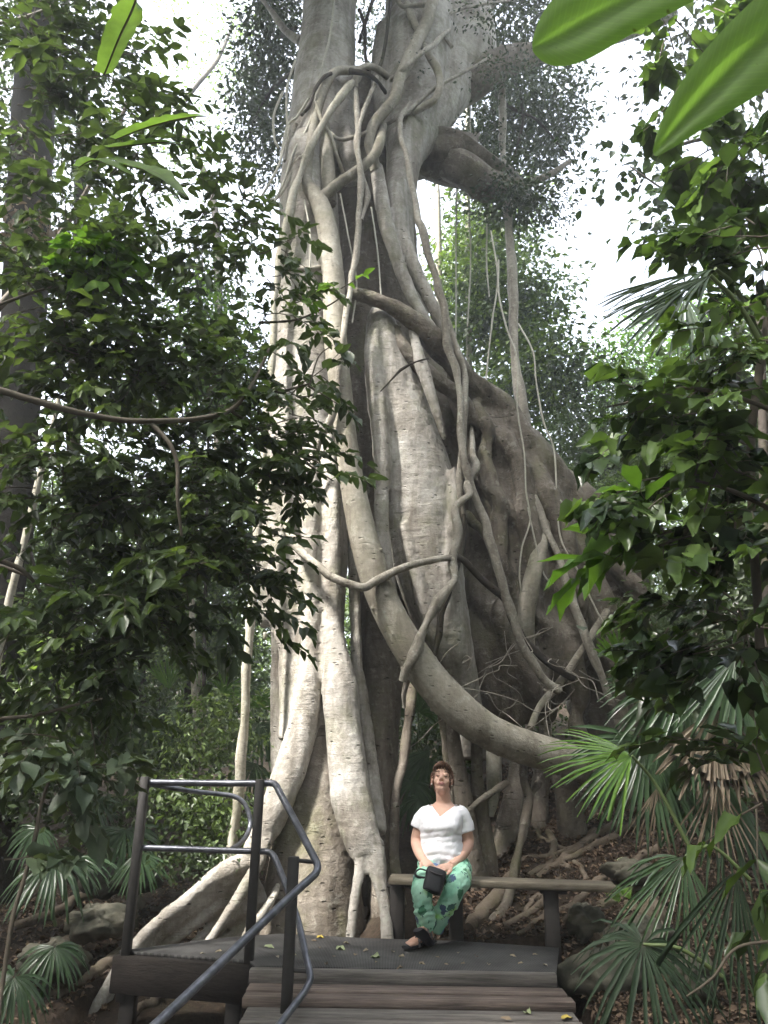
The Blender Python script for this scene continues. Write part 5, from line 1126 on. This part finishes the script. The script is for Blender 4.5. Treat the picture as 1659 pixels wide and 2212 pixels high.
# fan palms
def fan(par, c, d, axis, normal, Rpx, span=250, nseg=34, m='palm', droop=.35, split=.45, pet=None, label=None, wid=1.15, name='frond'):
    c = at(c[0], c[1], d); R = Rpx / ppm(c); ax = nrm(axis); nn = nrm(np.asarray(normal) - ax * (np.asarray(normal) @ ax)); sx = np.cross(ax, nn)
    b = MB(); angs = np.linspace(-span / 2, span / 2, nseg); da = rad(span / nseg) * wid
    for a_ in angs:
        a_ = rad(a_ + rng.normal(0, 1.2)); dirv = ax * math.cos(a_) + sx * math.sin(a_); lat = -ax * math.sin(a_) + sx * math.cos(a_)
        Ls = R * (.82 + .18 * math.cos(a_ * .5)) * rng.uniform(.9, 1.06); hw = .5 * da * R * split
        ts = np.array([.03, split * .6, split, .68, .86, 1.]); ws = np.array([.06, .62, 1., .86, .5, .03]) * hw
        dz = -droop * R * (ts ** 2.2) * rng.uniform(.6, 1.5) * (1 + .5 * abs(a_) / 2); tw = rng.normal(0, .05)
        V = []
        for t, w_, z_ in zip(ts, ws, dz):
            p = c + dirv * Ls * t * (1 - .12 * t) + np.array([0, 0, 1.]) * z_
            f = nn * (w_ * .55) + lat * tw * t * .2
            V += [p - lat * w_ + f, p - nn * .001, p + lat * w_ + f]
        k = len(ts); i = np.arange(k - 1)[:, None]; j = np.arange(2)[None]; q = i * 3 + j
        b.add(np.array(V), np.stack([q, q + 1, q + 4, q + 3], -1).reshape(-1, 4), np.clip(.5 + rng.normal(0, .22), 0, 1))
    o = obj(name, b, M[m], par, smooth=False)
    if label: o['label'] = label
    if pet:
        bb = MB(); P = np.array([c] + [at(*q) for q in pet]); tube(bb, P, np.linspace(.008, .013, len(P)), 7, 5)
        s = obj('petiole', bb, M['palm_dead'] if m == 'palm_dead' else M['twig_green'], None); s.parent = o
    return o
def palm(label, base, fans, group='fan palms around the fig', trunk=None):
    p = at(*base); t = thing('fan_palm', label, 'palm', (p[0], p[1], p[2]), group)
    if trunk: stem(t, trunk, 'bark_dark')
    for f in fans: fan(t, *f[:5], **f[5])
    return t
UPC = np.array([0, -.75, .65])   # roughly facing the camera
palm('large fan palm on the right bank with glossy grey green fans and dead skirts', (1560, 1900, 5.2), [
    ((1395, 1600), 5.2, (-.35, -.2, -.75), (.1, -.9, .5), 215, dict(span=170, nseg=30, droop=.15, split=.42, pet=[(1450, 1640, 5.3), (1560, 1860, 5.3)])),
    ((1440, 1495), 5.3, (-.75, -.2, .2), (.3, -.9, .2), 170, dict(span=190, nseg=26, droop=.35, split=.5)),
    ((1265, 1530), 4.6, (-.9, .1, .1), (.2, -.8, .75), 0.1, dict(span=10, nseg=2)) if False else ((1590, 1420), 5.0, (-.05, -.2, -1), (0, -1, .1), 250, dict(span=120, nseg=22, droop=.05, split=.5)),
    ((1480, 1470), 5.1, (-.75, -.1, -.35), (.2, -.9, .5), 210, dict(span=120, nseg=22, droop=.25)),
    ((1420, 1630), 5.4, (.0, -.1, -1), (.1, -1, .1), 150, dict(span=150, nseg=28, droop=.1)),
    ((1545, 1530), 4.95, (.0, 0, -1), (.1, -1, .2), 220, dict(m='palm_dead', span=110, nseg=24, droop=.05, split=.7, label='dry brown frond hanging behind the green fans')),
    ((1420, 1700), 5.1, (-.12, 0, -1), (.1, -1, .2), 150, dict(m='palm_dead', span=70, nseg=12, droop=.05, split=.3, wid=.8, label='withered pinkish frond hanging down to the bank')),
    ((1545, 1690), 5.0, (-.1, 0, -1), (.1, -1, .2), 170, dict(m='palm_dead', span=80, nseg=14, droop=.05, split=.3, wid=.8, label='withered frond behind the long dark leaf stalk')),
    ((1560, 1680), 5.3, (-.5, -.2, -.5), (.1, -.9, .5), 190, dict(span=150, nseg=26, droop=.3)),
])
palm('low palm with the bright green fan reaching over the root to the left', (1480, 1800, 4.8), [
    ((1365, 1632), 4.75, (-.95, -.1, -.02), (.1, -.55, .85), 232, dict(m='palm_green', span=118, nseg=19, droop=.14, split=.3, wid=.9, pet=[(1420, 1700, 4.8), (1500, 1850, 4.8)])),
    ((1340, 1440), 5.0, (-.2, -.2, 1), (.4, -.9, .2), 110, dict(m='palm_green', span=90, nseg=12, droop=.1, split=.6)),
])
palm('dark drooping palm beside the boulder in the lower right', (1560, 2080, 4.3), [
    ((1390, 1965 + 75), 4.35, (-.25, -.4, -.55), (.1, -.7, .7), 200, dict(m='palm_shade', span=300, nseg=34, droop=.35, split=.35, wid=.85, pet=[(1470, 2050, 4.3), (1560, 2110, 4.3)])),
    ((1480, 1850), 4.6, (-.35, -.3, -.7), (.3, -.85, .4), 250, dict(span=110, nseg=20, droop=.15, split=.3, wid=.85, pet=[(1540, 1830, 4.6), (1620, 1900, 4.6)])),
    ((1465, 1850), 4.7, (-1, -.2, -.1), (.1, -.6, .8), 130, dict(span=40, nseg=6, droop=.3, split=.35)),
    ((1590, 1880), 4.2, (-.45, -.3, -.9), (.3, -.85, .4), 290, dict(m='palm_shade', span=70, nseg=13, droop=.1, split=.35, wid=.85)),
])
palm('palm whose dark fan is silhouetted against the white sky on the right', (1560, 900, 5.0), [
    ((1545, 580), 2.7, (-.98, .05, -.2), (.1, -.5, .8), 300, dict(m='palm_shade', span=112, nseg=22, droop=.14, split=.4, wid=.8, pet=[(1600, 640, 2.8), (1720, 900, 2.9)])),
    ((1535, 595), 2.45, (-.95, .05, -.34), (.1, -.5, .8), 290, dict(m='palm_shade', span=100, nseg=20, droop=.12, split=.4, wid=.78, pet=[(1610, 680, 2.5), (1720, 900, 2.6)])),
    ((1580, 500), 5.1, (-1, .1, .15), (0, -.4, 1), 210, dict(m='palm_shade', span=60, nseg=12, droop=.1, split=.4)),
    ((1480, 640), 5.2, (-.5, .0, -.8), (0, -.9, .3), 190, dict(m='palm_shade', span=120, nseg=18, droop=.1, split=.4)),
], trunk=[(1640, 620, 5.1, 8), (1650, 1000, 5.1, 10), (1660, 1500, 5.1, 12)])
palm('palm seen through the gap left of the woman', (890, 1850, 9.2), [
    ((905, 1540), 9.2, (.1, -.2, 1), (.1, -.9, .3), 80, dict(span=200, nseg=24, droop=.2, pet=[(900, 1640, 9.3), (890, 1800, 9.3)])),
    ((915, 1640), 9, (-.1, -.2, -1), (.1, -.9, .3), 120, dict(span=140, nseg=26, droop=.15)),
    ((930, 1620), 8.8, (-.7, -.1, -.7), (.1, -.8, .6), 120, dict(span=70, nseg=12, droop=.1)),
    ((890, 1690), 8.6, (-.1, -.3, -.6), (.1, -.9, .5), 70, dict(span=260, nseg=28, droop=.4)),
    ((905, 1725), 8.4, (-.5, -.3, -.5), (.1, -.7, .7), 60, dict(span=200, nseg=22, droop=.5))])
palm('palm with one vivid green fan standing in the left undergrowth', (340, 1660, 9), [
    ((365, 1490), 9, (-.15, -.1, 1), (.2, -.95, .2), 80, dict(m='palm_green', span=80, nseg=16, split=.5, droop=.0)),
    ((300, 1480), 9, (-.6, -.1, .6), (.2, -.9, .2), 75, dict(span=120, nseg=18)),
    ((480, 1500), 9.2, (.5, -.1, .7), (.2, -.9, .2), 85, dict(m='palm_green', span=130, nseg=20)), ((330, 1540), 8.8, (.3, -.2, -.8), (.1, -.9, .4), 90, dict(span=200, nseg=26, droop=.3))])
palm('palm with fans half hidden between the pale pole and the fig', (560, 1650, 9.4), [
    ((563, 1530), 9.3, (.1, -.1, 1), (.1, -.95, .2), 75, dict(m='palm_green', span=170, nseg=22)), ((560, 1560), 9.2, (0, -.2, -1), (.1, -.9, .4), 90, dict(span=180, nseg=22)), ((550, 1650), 8.8, (-.3, -.2, -.5), (.1, -.8, .6), 70, dict(span=220, nseg=24))])
palm('small palm with a silvery fan spread low at the far left', (150, 1960, 6.0), [
    ((118, 1857), 6.0, (.25, -.5, -.25), (.05, -.55, .85), 118, dict(span=250, nseg=30, droop=.45, split=.55, pet=[(105, 1930, 6.1), (120, 2000, 6.2)])),
    ((160, 1850), 6.2, (1, -.2, -.1), (0, -.5, .9), 110, dict(span=60, nseg=10, droop=.3)), ((80, 1790), 6.6, (-.2, -.3, -.6), (.1, -.8, .6), 70, dict(span=220, nseg=22, droop=.4))])
palm('palm with pleated fans just left of the first railing post', (330, 1900, 7.4), [
    ((272, 1790), 7.4, (.1, -.35, -.9), (.05, -.8, .6), 92, dict(span=200, nseg=28, droop=.2, split=.6, pet=[(200, 1790, 7.5), (150, 1830, 7.6)])),
    ((205, 1730), 7.8, (.5, -.3, -.35), (.05, -.7, .7), 75, dict(span=180, nseg=24, droop=.3)), ((300, 1840), 7.2, (.2, -.3, -.8), (.1, -.8, .5), 85, dict(span=130, nseg=18, droop=.2))])
palm('dark palm in the bottom left corner of the gully', (60, 2150, 5.6), [
    ((118, 2045), 5.6, (.15, -.4, -.4), (.05, -.6, .8), 90, dict(span=220, nseg=26, droop=.35)), ((30, 2110), 5.4, (-.2, -.4, -.3), (.05, -.6, .8), 110, dict(span=260, nseg=30, droop=.4))])

tree('mid green tree standing behind the climbing shrub on the right', [(1570, 760, 7, 110, 130, .6, 1100, .11), (1590, 980, 7, 110, 150, .6, 1300, .11), (1450, 960, 8, 90, 90, .6, 700, .11), (1610, 1200, 6.6, 90, 120, .6, 900, .11), (1840, 900, 7, 170, 320, .8, 2400, .12), (2150, 900, 7, 170, 380, .8, 2000, .13)],
     [[(1590, 700, 7, 4), (1600, 900, 7, 7), (1605, 1200, 7, 9), (1610, 1700, 7, 11)]], lo=.2, hi=.9, per=10, clump=.35)
# undergrowth shrubs
def shrub(label, blobs, stems=(), m='leaf_left', kind='ell', name='shrub', **kw):
    x, y, d = blobs[0][:3]; p = at(x, y + blobs[0][4], d); t = thing(name, label, 'shrub', (p[0], p[1], float(gh(p[0], p[1]))), 'undergrowth shrubs')
    for s in stems: stem(t, s, 'twig', 'stem', sides=6)
    canopy(t, blobs, m, kind, name='foliage', **kw); return t
shrub('light green small-leaved shrub around the pale sapling', [(470, 1590, 8.2, 100, 110, .5, 900, .075), (400, 1620, 8.2, 70, 90, .5, 500, .075)], m='leaf_left', lo=.5, hi=1, per=9, clump=.25, w=.5)
shrub('glossy shrub behind the railing panel', [(430, 1760, 7.6, 110, 90, .5, 900, .07), (360, 1720, 7.6, 70, 60, .4, 380, .07), (500, 1790, 7.6, 60, 80, .4, 350, .07)], lo=.25, hi=.9, per=9, clump=.25, w=.5)
shrub('dark shrub in the shade beneath the middle of the left foliage', [(300, 1600, 8.6, 150, 120, .6, 1300, .08), (180, 1560, 8.6, 130, 140, .6, 1000, .08)], lo=0, hi=.4, per=9, clump=.3)
shrub('low shrub hugging the ground under the railing mid rail', [(400, 1850, 7.3, 90, 45, .4, 420, .06), (480, 1850, 7.2, 50, 40, .3, 200, .06)], lo=0, hi=.4, per=9, clump=.25)
shrub('yellow green shrub at the far left below the dark trunk', [(90, 1480, 7.0, 110, 130, .5, 800, .09), (60, 1360, 7.2, 60, 80, .4, 300, .09)], lo=.3, hi=1, per=8, clump=.3)
shrub('shadowed shrub at the left edge behind the grey-leaved sapling', [(40, 1700, 7.0, 110, 100, .5, 700, .09), (150, 1690, 7.4, 80, 90, .4, 420, .09)], lo=0, hi=.45, per=8, clump=.3)
shrub('shrub growing on the slope behind the right wall of the fig', [(1290, 1060, 10.5, 110, 60, .5, 900, .08), (1380, 1120, 10, 90, 90, .5, 800, .08), (1430, 1250, 9.5, 80, 120, .5, 700, .08)], lo=.2, hi=.8, per=9, clump=.3)
shrub('dark shrub filling the space behind the right hand palm', [(1560, 1560, 6.6, 160, 160, .5, 1100, .10), (1480, 1380, 7, 130, 120, .5, 900, .10), (1600, 1300, 6.4, 120, 160, .5, 800, .10)], lo=0, hi=.35, per=8, clump=.3)

shrub('dark ferny shrub behind the silvery palm on the left', [(230, 1760, 8.2, 90, 80, .4, 500, .08), (300, 1830, 8.0, 60, 50, .3, 260, .08)], lo=0, hi=.5, per=9, clump=.28)
shrub('dark undergrowth in the gap behind the woman under the great root', [(920, 1600, 10.5, 110, 120, .6, 1500, .09), (1040, 1650, 11, 110, 120, .5, 1200, .09), (760, 1500, 11.5, 80, 160, .5, 900, .09)], lo=0, hi=.4, per=9, clump=.3)
# near foliage on the left: real shoots with alternate leaves
def leafy(label, regions, L, m='leaf_left', kind='ell', limbs=(), name='understory_tree', cat='tree', group='leafy trees at the left', w=.48, lo=0, hi=.9, n=8, length=.5, side=3, base=None, axis=(.6, -.3, -.1), spread=.6, droop=.3, twig='twig', alt='lance'):
    p = at(*(base or regions[0][:3])); t = thing(name, label, cat, p, group)
    lv = Leaves(); lv2 = Leaves(); wood = MB()
    for x, y, d, hw, hh, hd, num in regions:
        c = at(x, y, d); k = ppm(c)
        for q in range(num):
            u = nrm(rng.normal(size=3)) * rng.uniform(0, 1) ** .45
            p_ = c + u * np.array([hw / k, hd, hh / k]); s_ = (p_[1] - 6.2) / SUN[1]; h_ = p_ - SUN * s_
            if s_ > 0 and 0 < h_[0] < .95 and 0 < h_[2] < 1.6 and rng.random() < .75: continue   # a gap in the leaves lets light through
            o_ = rng.random() < .22; q_ = rng.uniform(.75, 1.25)
            spray(lv2 if o_ else lv, wood, p_, nrm(np.asarray(axis) + rng.normal(0, spread, 3)), length * rng.uniform(.6, 1.3), L * q_ * (1.15 if o_ else 1), n, .0045, side, droop, lo, hi, w)
    for v_ in (lv, lv2):
        for q in range(len(v_.p)):
            s_ = (v_.p[q][:, 1] - 6.2) / SUN[1]; h_ = v_.p[q] - SUN * s_[:, None]
            if s_[0] > 0 and .02 < h_[0, 0] < .9 and .0 < h_[0, 2] < 1.5 and rng.random() < .85: v_.L[q] = v_.L[q] * .02
    b = MB(); lv.into(b, kind, 1.2); lv2.into(b, alt, 1.6); obj('foliage', b, M[m], t)
    if wood.n: tag(obj('twigs', wood, M[twig], t), kind='stuff')
    for s in limbs: stem(t, s, 'twig', 'branch', sides=8)
    return t
leafy('broad leafy tree crossing the left with one long dark bare branch', [(130, 790, 4.2, 170, 140, .3, 38), (320, 810, 4.5, 170, 110, .3, 36), (470, 890, 4.7, 100, 120, .3, 24), (290, 1050, 4.4, 250, 130, .35, 32), (110, 1020, 4.2, 150, 150, .3, 20), (440, 1170, 4.6, 120, 90, .3, 22), (-190, 800, 4.3, 130, 420, .3, 34)], .115, n=7,
      limbs=([(-60, 830, 3.45, 8), (0, 843, 3.5, 8), (85, 868, 3.55, 8), (150, 888, 3.6, 7.5), (250, 903, 3.7, 7), (330, 913, 3.75, 7), (425, 905, 3.9, 6), (500, 888, 4.0, 5), (545, 830, 4.1, 4), (585, 753, 4.2, 3)],
             [(330, 915, 3.75, 5.5), (352, 940, 3.75, 5.5), (370, 968, 3.75, 5), (384, 1005, 3.75, 4.5), (385, 1078, 3.75, 4), (392, 1160, 3.8, 3)], [(500, 888, 4.0, 4), (560, 925, 4.3, 3), (640, 985, 4.7, 2.5), (720, 1040, 4.6, 1.5)],
             [(0, 1220, 5, 4), (120, 1270, 5, 3), (220, 1350, 5, 2)]), base=(-60, 1500, 5.0))
leafy('dense dark leafy tree filling the upper left corner', [(80, 130, 4.4, 150, 150, .3, 42), (260, 190, 4.1, 70, 90, .2, 12), (120, 330, 4.4, 180, 110, .3, 40), (310, 400, 4.2, 100, 80, .2, 13), (150, 560, 4.2, 180, 110, .3, 36), (430, 540, 4.4, 90, 60, .2, 11)], .105, n=7, hi=.7,
      limbs=([(-40, 60, 5.5, 4), (40, 40, 5.5, 3.5), (110, 15, 5.5, 3)], [(-40, 700, 5.5, 9), (90, 560, 5.5, 7), (180, 430, 5.4, 5), (260, 260, 5.4, 4), (300, 140, 5.4, 3)]), base=(-60, 1400, 5.5))
leafy('leafy shoots hanging in front of the pale columns of the fig', [(600, 700, 4.3, 55, 90, .2, 6), (640, 860, 4.3, 55, 90, .2, 7), (640, 1010, 4.3, 70, 70, .2, 9), (560, 980, 4.4, 60, 100, .2, 9), (580, 560, 4.5, 70, 60, .2, 6), (520, 450, 4.7, 60, 40, .2, 5), (690, 760, 4.2, 40, 60, .1, 2)], .10, lo=.05, hi=.6, n=6, length=.32, side=2, axis=(.75, -.2, .1),
      limbs=([(470, 800, 4.6, 4), (530, 850, 4.5, 3.5), (600, 848, 4.4, 3), (668, 832, 4.3, 2)], [(560, 700, 4.5, 3), (640, 690, 4.35, 2.5), (700, 665, 4.25, 2), (740, 640, 4.2, 1.2)], [(668, 832, 4.3, 2), (690, 770, 4.28, 1.5), (720, 745, 4.25, 1)], [(668, 832, 4.3, 2), (720, 868, 4.28, 1.4), (735, 880, 4.27, 1)]), base=(300, 900, 4.8), name='leafy_shoot', cat='branch')
leafy('spray of bright green leaves catching light at the upper left', [(150, 600, 3.9, 90, 30, .15, 7), (210, 545, 3.9, 40, 30, .1, 3)], .13, m='leaf_bright', lo=0, hi=1, n=5, length=.32, side=2, axis=(1, -.1, .15), spread=.3, limbs=([(0, 660, 3.9, 4), (80, 630, 3.9, 3), (160, 610, 3.9, 2)],), base=(-20, 700, 3.9), name='leafy_shoot', cat='branch')
leafy('lone bright leaves on a twig in front of the dark hollow', [(742, 618, 4.2, 22, 30, .05, 2), (660, 640, 4.25, 30, 20, .05, 2)], .1, m='leaf_bright', lo=0, hi=.6, n=3, length=.14, side=0, axis=(.8, 0, .2), base=(700, 660, 4.2), name='leafy_shoot', cat='branch')
leafy('grey green sapling with broad dull leaves at the lower left', [(120, 1630, 3.9, 80, 50, .25, 3), (160, 1560, 4.1, 110, 30, .25, 3), (50, 1640, 4.0, 60, 60, .2, 2), (90, 1710, 3.9, 50, 40, .2, 2), (20, 1850, 3.7, 30, 40, .1, 1)], .115, m='leaf_grey', kind='heart', w=.72, n=5, length=.36, side=2, axis=(.4, -.2, -.3),
      limbs=([(-30, 1555, 4, 5), (80, 1545, 4, 4), (150, 1525, 4, 3), (220, 1508, 4, 2)], [(120, 1640, 3.95, 2.5), (90, 1740, 3.9, 4), (76, 1804, 3.85, 5), (50, 1899, 3.8, 5), (30, 1984, 3.75, 5), (8, 2109, 3.7, 5), (-5, 2230, 3.65, 6)], [(0, 1580, 4, 3), (75, 1620, 4, 3), (150, 1650, 3.95, 2.5), (240, 1650, 3.9, 1.5)]), base=(8, 2150, 3.7), name='sapling', cat='sapling')
leafy('dark-leaved branches drooping over the left understory', [(110, 1330, 4.3, 160, 90, .3, 24), (310, 1290, 4.5, 150, 80, .3, 22), (130, 1460, 4.4, 150, 70, .3, 12), (500, 1230, 4.7, 60, 40, .2, 5)], .12, n=6, lo=0, hi=.6, w=.45,
      limbs=([(-30, 1200, 4.8, 6), (60, 1240, 4.8, 5), (110, 1330, 4.8, 4), (150, 1440, 4.8, 3)],), base=(-50, 1500, 4.8))
# right: climbing shrub with rhombic glossy leaves
leafy('glossy climbing shrub with pointed leaves covering the right edge', [(1600, 590, 3.0, 90, 90, .3, 9), (1530, 540, 3.0, 40, 40, .2, 2), (1600, 760, 2.9, 90, 90, .3, 9), (1480, 880, 2.9, 80, 40, .2, 5), (1600, 940, 2.8, 80, 100, .3, 9), (1420, 890, 2.9, 40, 20, .15, 2), (1400, 1050, 2.8, 60, 30, .15, 3), (1500, 1060, 2.8, 80, 50, .2, 5), (1580, 1130, 2.8, 80, 80, .3, 7), (1640, 1280, 2.7, 50, 100, .3, 5), (1830, 700, 3.0, 110, 260, .3, 14), (1850, 1150, 2.9, 110, 200, .3, 12)], .105, m='leaf_right', kind='rhomb', w=.74, n=6, length=.34, side=2, axis=(-.7, -.1, -.05), spread=.5,
      limbs=([(1700, 900, 2.9, 7), (1600, 860, 2.9, 5), (1480, 840, 2.9, 4), (1380, 860, 2.9, 3), (1310, 880, 2.9, 2)], [(1720, 1130, 2.8, 7), (1580, 1060, 2.8, 5), (1450, 1030, 2.8, 3), (1330, 1050, 2.8, 2)], [(1690, 500, 3, 8), (1640, 800, 3, 9), (1620, 1000, 3, 9), (1640, 1400, 3, 10)], [(1700, 1165, 2.7, 5), (1600, 1180, 2.7, 4), (1500, 1190, 2.7, 2.5)]), base=(1680, 1900, 2.9), group='leafy shrubs at the right', name='climbing_shrub', cat='shrub', hi=.95)
leafy('soft round-leaved creeper hanging in the top right corner', [(1560, 20, 3.2, 100, 60, .25, 7), (1455, 80, 3.2, 40, 50, .2, 4), (1500, 180, 3.1, 70, 50, .2, 4), (1800, 200, 3.2, 100, 200, .2, 9), (1620, 350, 3.1, 60, 100, .2, 6), (1540, 330, 3.1, 50, 50, .2, 3)], .10, m='leaf_right', kind='heart', w=.9, n=5, length=.3, side=2, axis=(-.3, -.1, -.8), lo=.3, hi=.95, base=(1700, 300, 3.2), group='leafy shrubs at the right', name='creeper', cat='creeper')
leafy('broad bright leaf sprig standing out in front of the right palm', [(1400, 1190, 2.9, 30, 14, .08, 3), (1450, 1150, 2.9, 40, 14, .08, 2)], .2, m='leaf_bright', lo=0, hi=.5, n=4, length=.28, side=0, axis=(-.9, 0, -.05), spread=.2, w=.42, limbs=([(1560, 1140, 2.9, 3), (1470, 1160, 2.9, 2), (1400, 1190, 2.9, 1.5)],), base=(1660, 1300, 2.9), group='leafy shrubs at the right', name='leafy_shoot', cat='branch')
leafy('dark shrub with round leaves hanging over the palm on the right', [(1530, 1340, 3.3, 90, 30, .2, 5), (1590, 1400, 3.2, 70, 40, .2, 4), (1440, 1310, 3.4, 50, 20, .15, 2), (1640, 1600, 3.2, 30, 60, .2, 2)], .12, m='leaf_right', kind='heart', w=.78, n=5, length=.36, side=2, axis=(-.6, -.1, -.2), lo=0, hi=.6, base=(1680, 1700, 3.2), group='leafy shrubs at the right', name='shrub', cat='shrub')
leafy('wavy-edged big-leaved seedling at the lower right edge', [(1650, 1740, 2.7, 30, 20, .1, 2), (1660, 1870, 2.7, 25, 40, .1, 2), (1670, 1990, 2.6, 25, 30, .1, 2), (1660, 1650, 2.8, 20, 30, .1, 1), (1640, 2190, 2.6, 50, 20, .1, 2)], .14, m='leaf_right', kind='lance', w=.44, n=3, length=.22, side=0, axis=(-.5, -.2, -.4), lo=.2, hi=.75, limbs=([(1700, 2030, 2.6, 4), (1600, 2050, 2.6, 3), (1540, 2120, 2.6, 3), (1480, 2150, 2.6, 2)],), base=(1680, 2200, 2.6), group='leafy shrubs at the right', name='seedling', cat='plant')
# tiny fern by the bench end
t = thing('fern', 'small bright fern frond beside the end of the bench', 'fern', at(1345, 1940, 6.3)); lv = Leaves()
for (x0, y0), (x1, y1) in (((1345, 1940), (1300, 1925)), ((1345, 1938), (1365, 1915)), ((1345, 1940), (1330, 1910))):
    for s in np.linspace(.1, 1, 14):
        p = at(x0 + (x1 - x0) * s, y0 + (y1 - y0) * s, 6.2); dv = nrm(at(x1, y1, 6.2) - at(x0, y0, 6.2)); lt = nrm(np.cross(dv, [0, -.6, .8]))
        for sg in (-1, 1): lv.add(p, dv * .5 + lt * sg, (0, -.6, .8), .06 * (1.1 - s), .35, .8)
b = MB(); lv.into(b, 'lance'); obj('frond', b, M['leaf_bright'], t)
# two huge leaves close to the lens
bl = thing('large_leaf_plant', 'plant with two huge soft green leaves hanging in the top right corner', 'plant', at(1750, 300, 1.3))
def bigleaf(mid, left, right, d0, d1, thick=.0012):
    n = len(mid); V = []
    wd = lambda e, m_: tuple(np.array(m_) + (np.array(e) - np.array(m_)) * 1.22)
    left = [wd(e, m_) for e, m_ in zip(left, mid)]; right = [wd(e, m_) for e, m_ in zip(right, mid)]
    for i in range(n):
        d = d0 + (d1 - d0) * i / (n - 1); q = math.sin(math.pi * i / (n - 1))
        for P_, dd in ((left[i], -.03 * q), ((np.array(left[i]) + mid[i]) / 2, -.03 * q), (mid[i], .02 * q), ((np.array(right[i]) + mid[i]) / 2, -.02 * q), (right[i], .0)):
            V.append(at(P_[0], P_[1], d + dd))
    i = np.arange(n - 1)[:, None]; j = np.arange(4)[None]; a = i * 5 + j
    b = MB(); b.add(np.array(V), np.stack([a, a + 1, a + 6, a + 5], -1).reshape(-1, 4), .6)
    o = obj('leaf', b, M['leaf_huge'], bl); uvl = o.data.uv_layers.new(name='UVMap'); vi = [l.vertex_index for l in o.data.loops]
    uvl.data.foreach_set('uv', np.array([((v_ // 5) / (n - 1), (v_ % 5 - 2) / 2) for v_ in vi], np.float32).ravel())
    md = o.modifiers.new('s', 'SUBSURF'); md.levels = 2; md.render_levels = 2
    b = MB(); tube(b, np.array([V[k * 5 + 2] + np.array([0, .004, .002]) for k in range(n)]), np.linspace(.001, .004, n), 6, 3); q = obj('midrib', b, M['twig_green'], None); q.parent = o
bigleaf([(1150, 102), (1185, 92), (1240, 62), (1310, 25), (1390, -15), (1480, -60), (1600, -110)], [(1149, 96), (1164, 55), (1200, 8), (1260, -35), (1340, -75), (1440, -120), (1580, -130)], [(1151, 112), (1185, 138), (1255, 126), (1330, 78), (1408, 36), (1500, -10), (1620, -80)], 1.0, 1.15)
bigleaf([(1412, 335), (1450, 290), (1510, 225), (1580, 150), (1650, 80), (1740, 0), (1830, -60)], [(1410, 325), (1430, 270), (1475, 185), (1545, 100), (1605, 38), (1690, -40), (1800, -90)], [(1418, 338), (1470, 305), (1545, 250), (1620, 200), (1690, 150), (1790, 60), (1850, -20)], .95, 1.1)
b = MB(); tube(b, np.array([at(1600, -110, 1.15), at(1850, -80, 1.15), (1.6, 1.2, 1.6), (1.7, 1.25, .2), (1.7, 1.25, -.3)]), [.006, .008, .012, .014, .016], 8, 6); tube(b, np.array([at(1830, -60, 1.1), (1.5, 1.2, 1.8), (1.62, 1.22, 1.3)]), [.005, .007, .01], 8, 6); obj('stem', b, M['twig_green'], bl)

# leaf canopy added out of view to cut sky light, gaps shaped to sun trunk and woman
lv = Leaves(); n = 0
while n < 5200:
    if rng.random() < .62: c = np.array([rng.uniform(-20, 20), rng.uniform(-18, 20), rng.uniform(8.5, 14)]) if rng.random() < .8 else np.array([rng.uniform(-8, 1), rng.uniform(2.5, 9), rng.uniform(12, 18)])
    else:
        a = rng.uniform(0, 2 * math.pi); r = rng.uniform(9, 16); c = np.array([r * math.cos(a), 2 + r * math.sin(a), rng.uniform(0, 10)])
    q = c - CAM
    z = q @ FW
    if c[2] > 4 and abs(c[0] - .6) < 3.2 and -2.5 < c[1] < 5: continue
    if z > 0:
        u, v = 829.5 + F * (q @ RT) / z, 1106 - F * (q @ UP) / z
        if -330 < u < 1990 and v > -330: continue
    k = 14
    off = rng.normal(size=(k, 3)) * np.array([.8, .8, .35])
    p = c + off; n += 1; keep = np.ones(k, bool)
    for y0, xa, xb, za, zb, pr in ((7.2, -2.3, .15, -1, 7.2, 1.), (7.2, -2.3, .15, 7.2, 11, .85), (6.2, -.2, 1.1, -.3, 1.9, 1.)):
        s_ = (p[:, 1] - y0) / SUN[1]; h = p - SUN * s_[:, None]
        keep &= ~((s_ > 0) & (h[:, 0] > xa) & (h[:, 0] < xb) & (h[:, 2] > za) & (h[:, 2] < zb) & (rng.random(k) < pr))
    if not keep.any(): continue
    p = p[keep]; k = len(p)
    lv.add(p, nrm(rng.normal(size=(k, 3)) * [1, 1, .4]), nrm(rng.normal(0, .5, (k, 3)) + [0, 0, 1.]), rng.uniform(.35, .7, k), rng.uniform(.45, .6, k), rng.uniform(0, .7, k))
b = MB(); lv.into(b, 'far'); tag(obj('unseen_shade_canopy', b, M['leaf_bg'], smooth=False), 'unseen leaf canopy added overhead to shade the scene, with gaps for the sun', 'canopy', kind='stuff')

# pale volume added to imitate lens glare veiling the far trees
b = MB(); box(b, (0, 31, 13), (70, 64, 16)); hz = obj('glare_haze', b, None, smooth=False); tag(hz, 'thin pale volume added to imitate a lens glare veil', kind='stuff')
m_, N, Lk, out = mat('glare_haze'); v = N('VolumePrincipled'); v.inputs['Density'].default_value = .005; v.inputs['Color'].default_value = (.88, .92, .95, 1); v.inputs['Anisotropy'].default_value = .3
Lk(v.outputs[0], out.inputs[1]); hz.data.materials.append(m_)
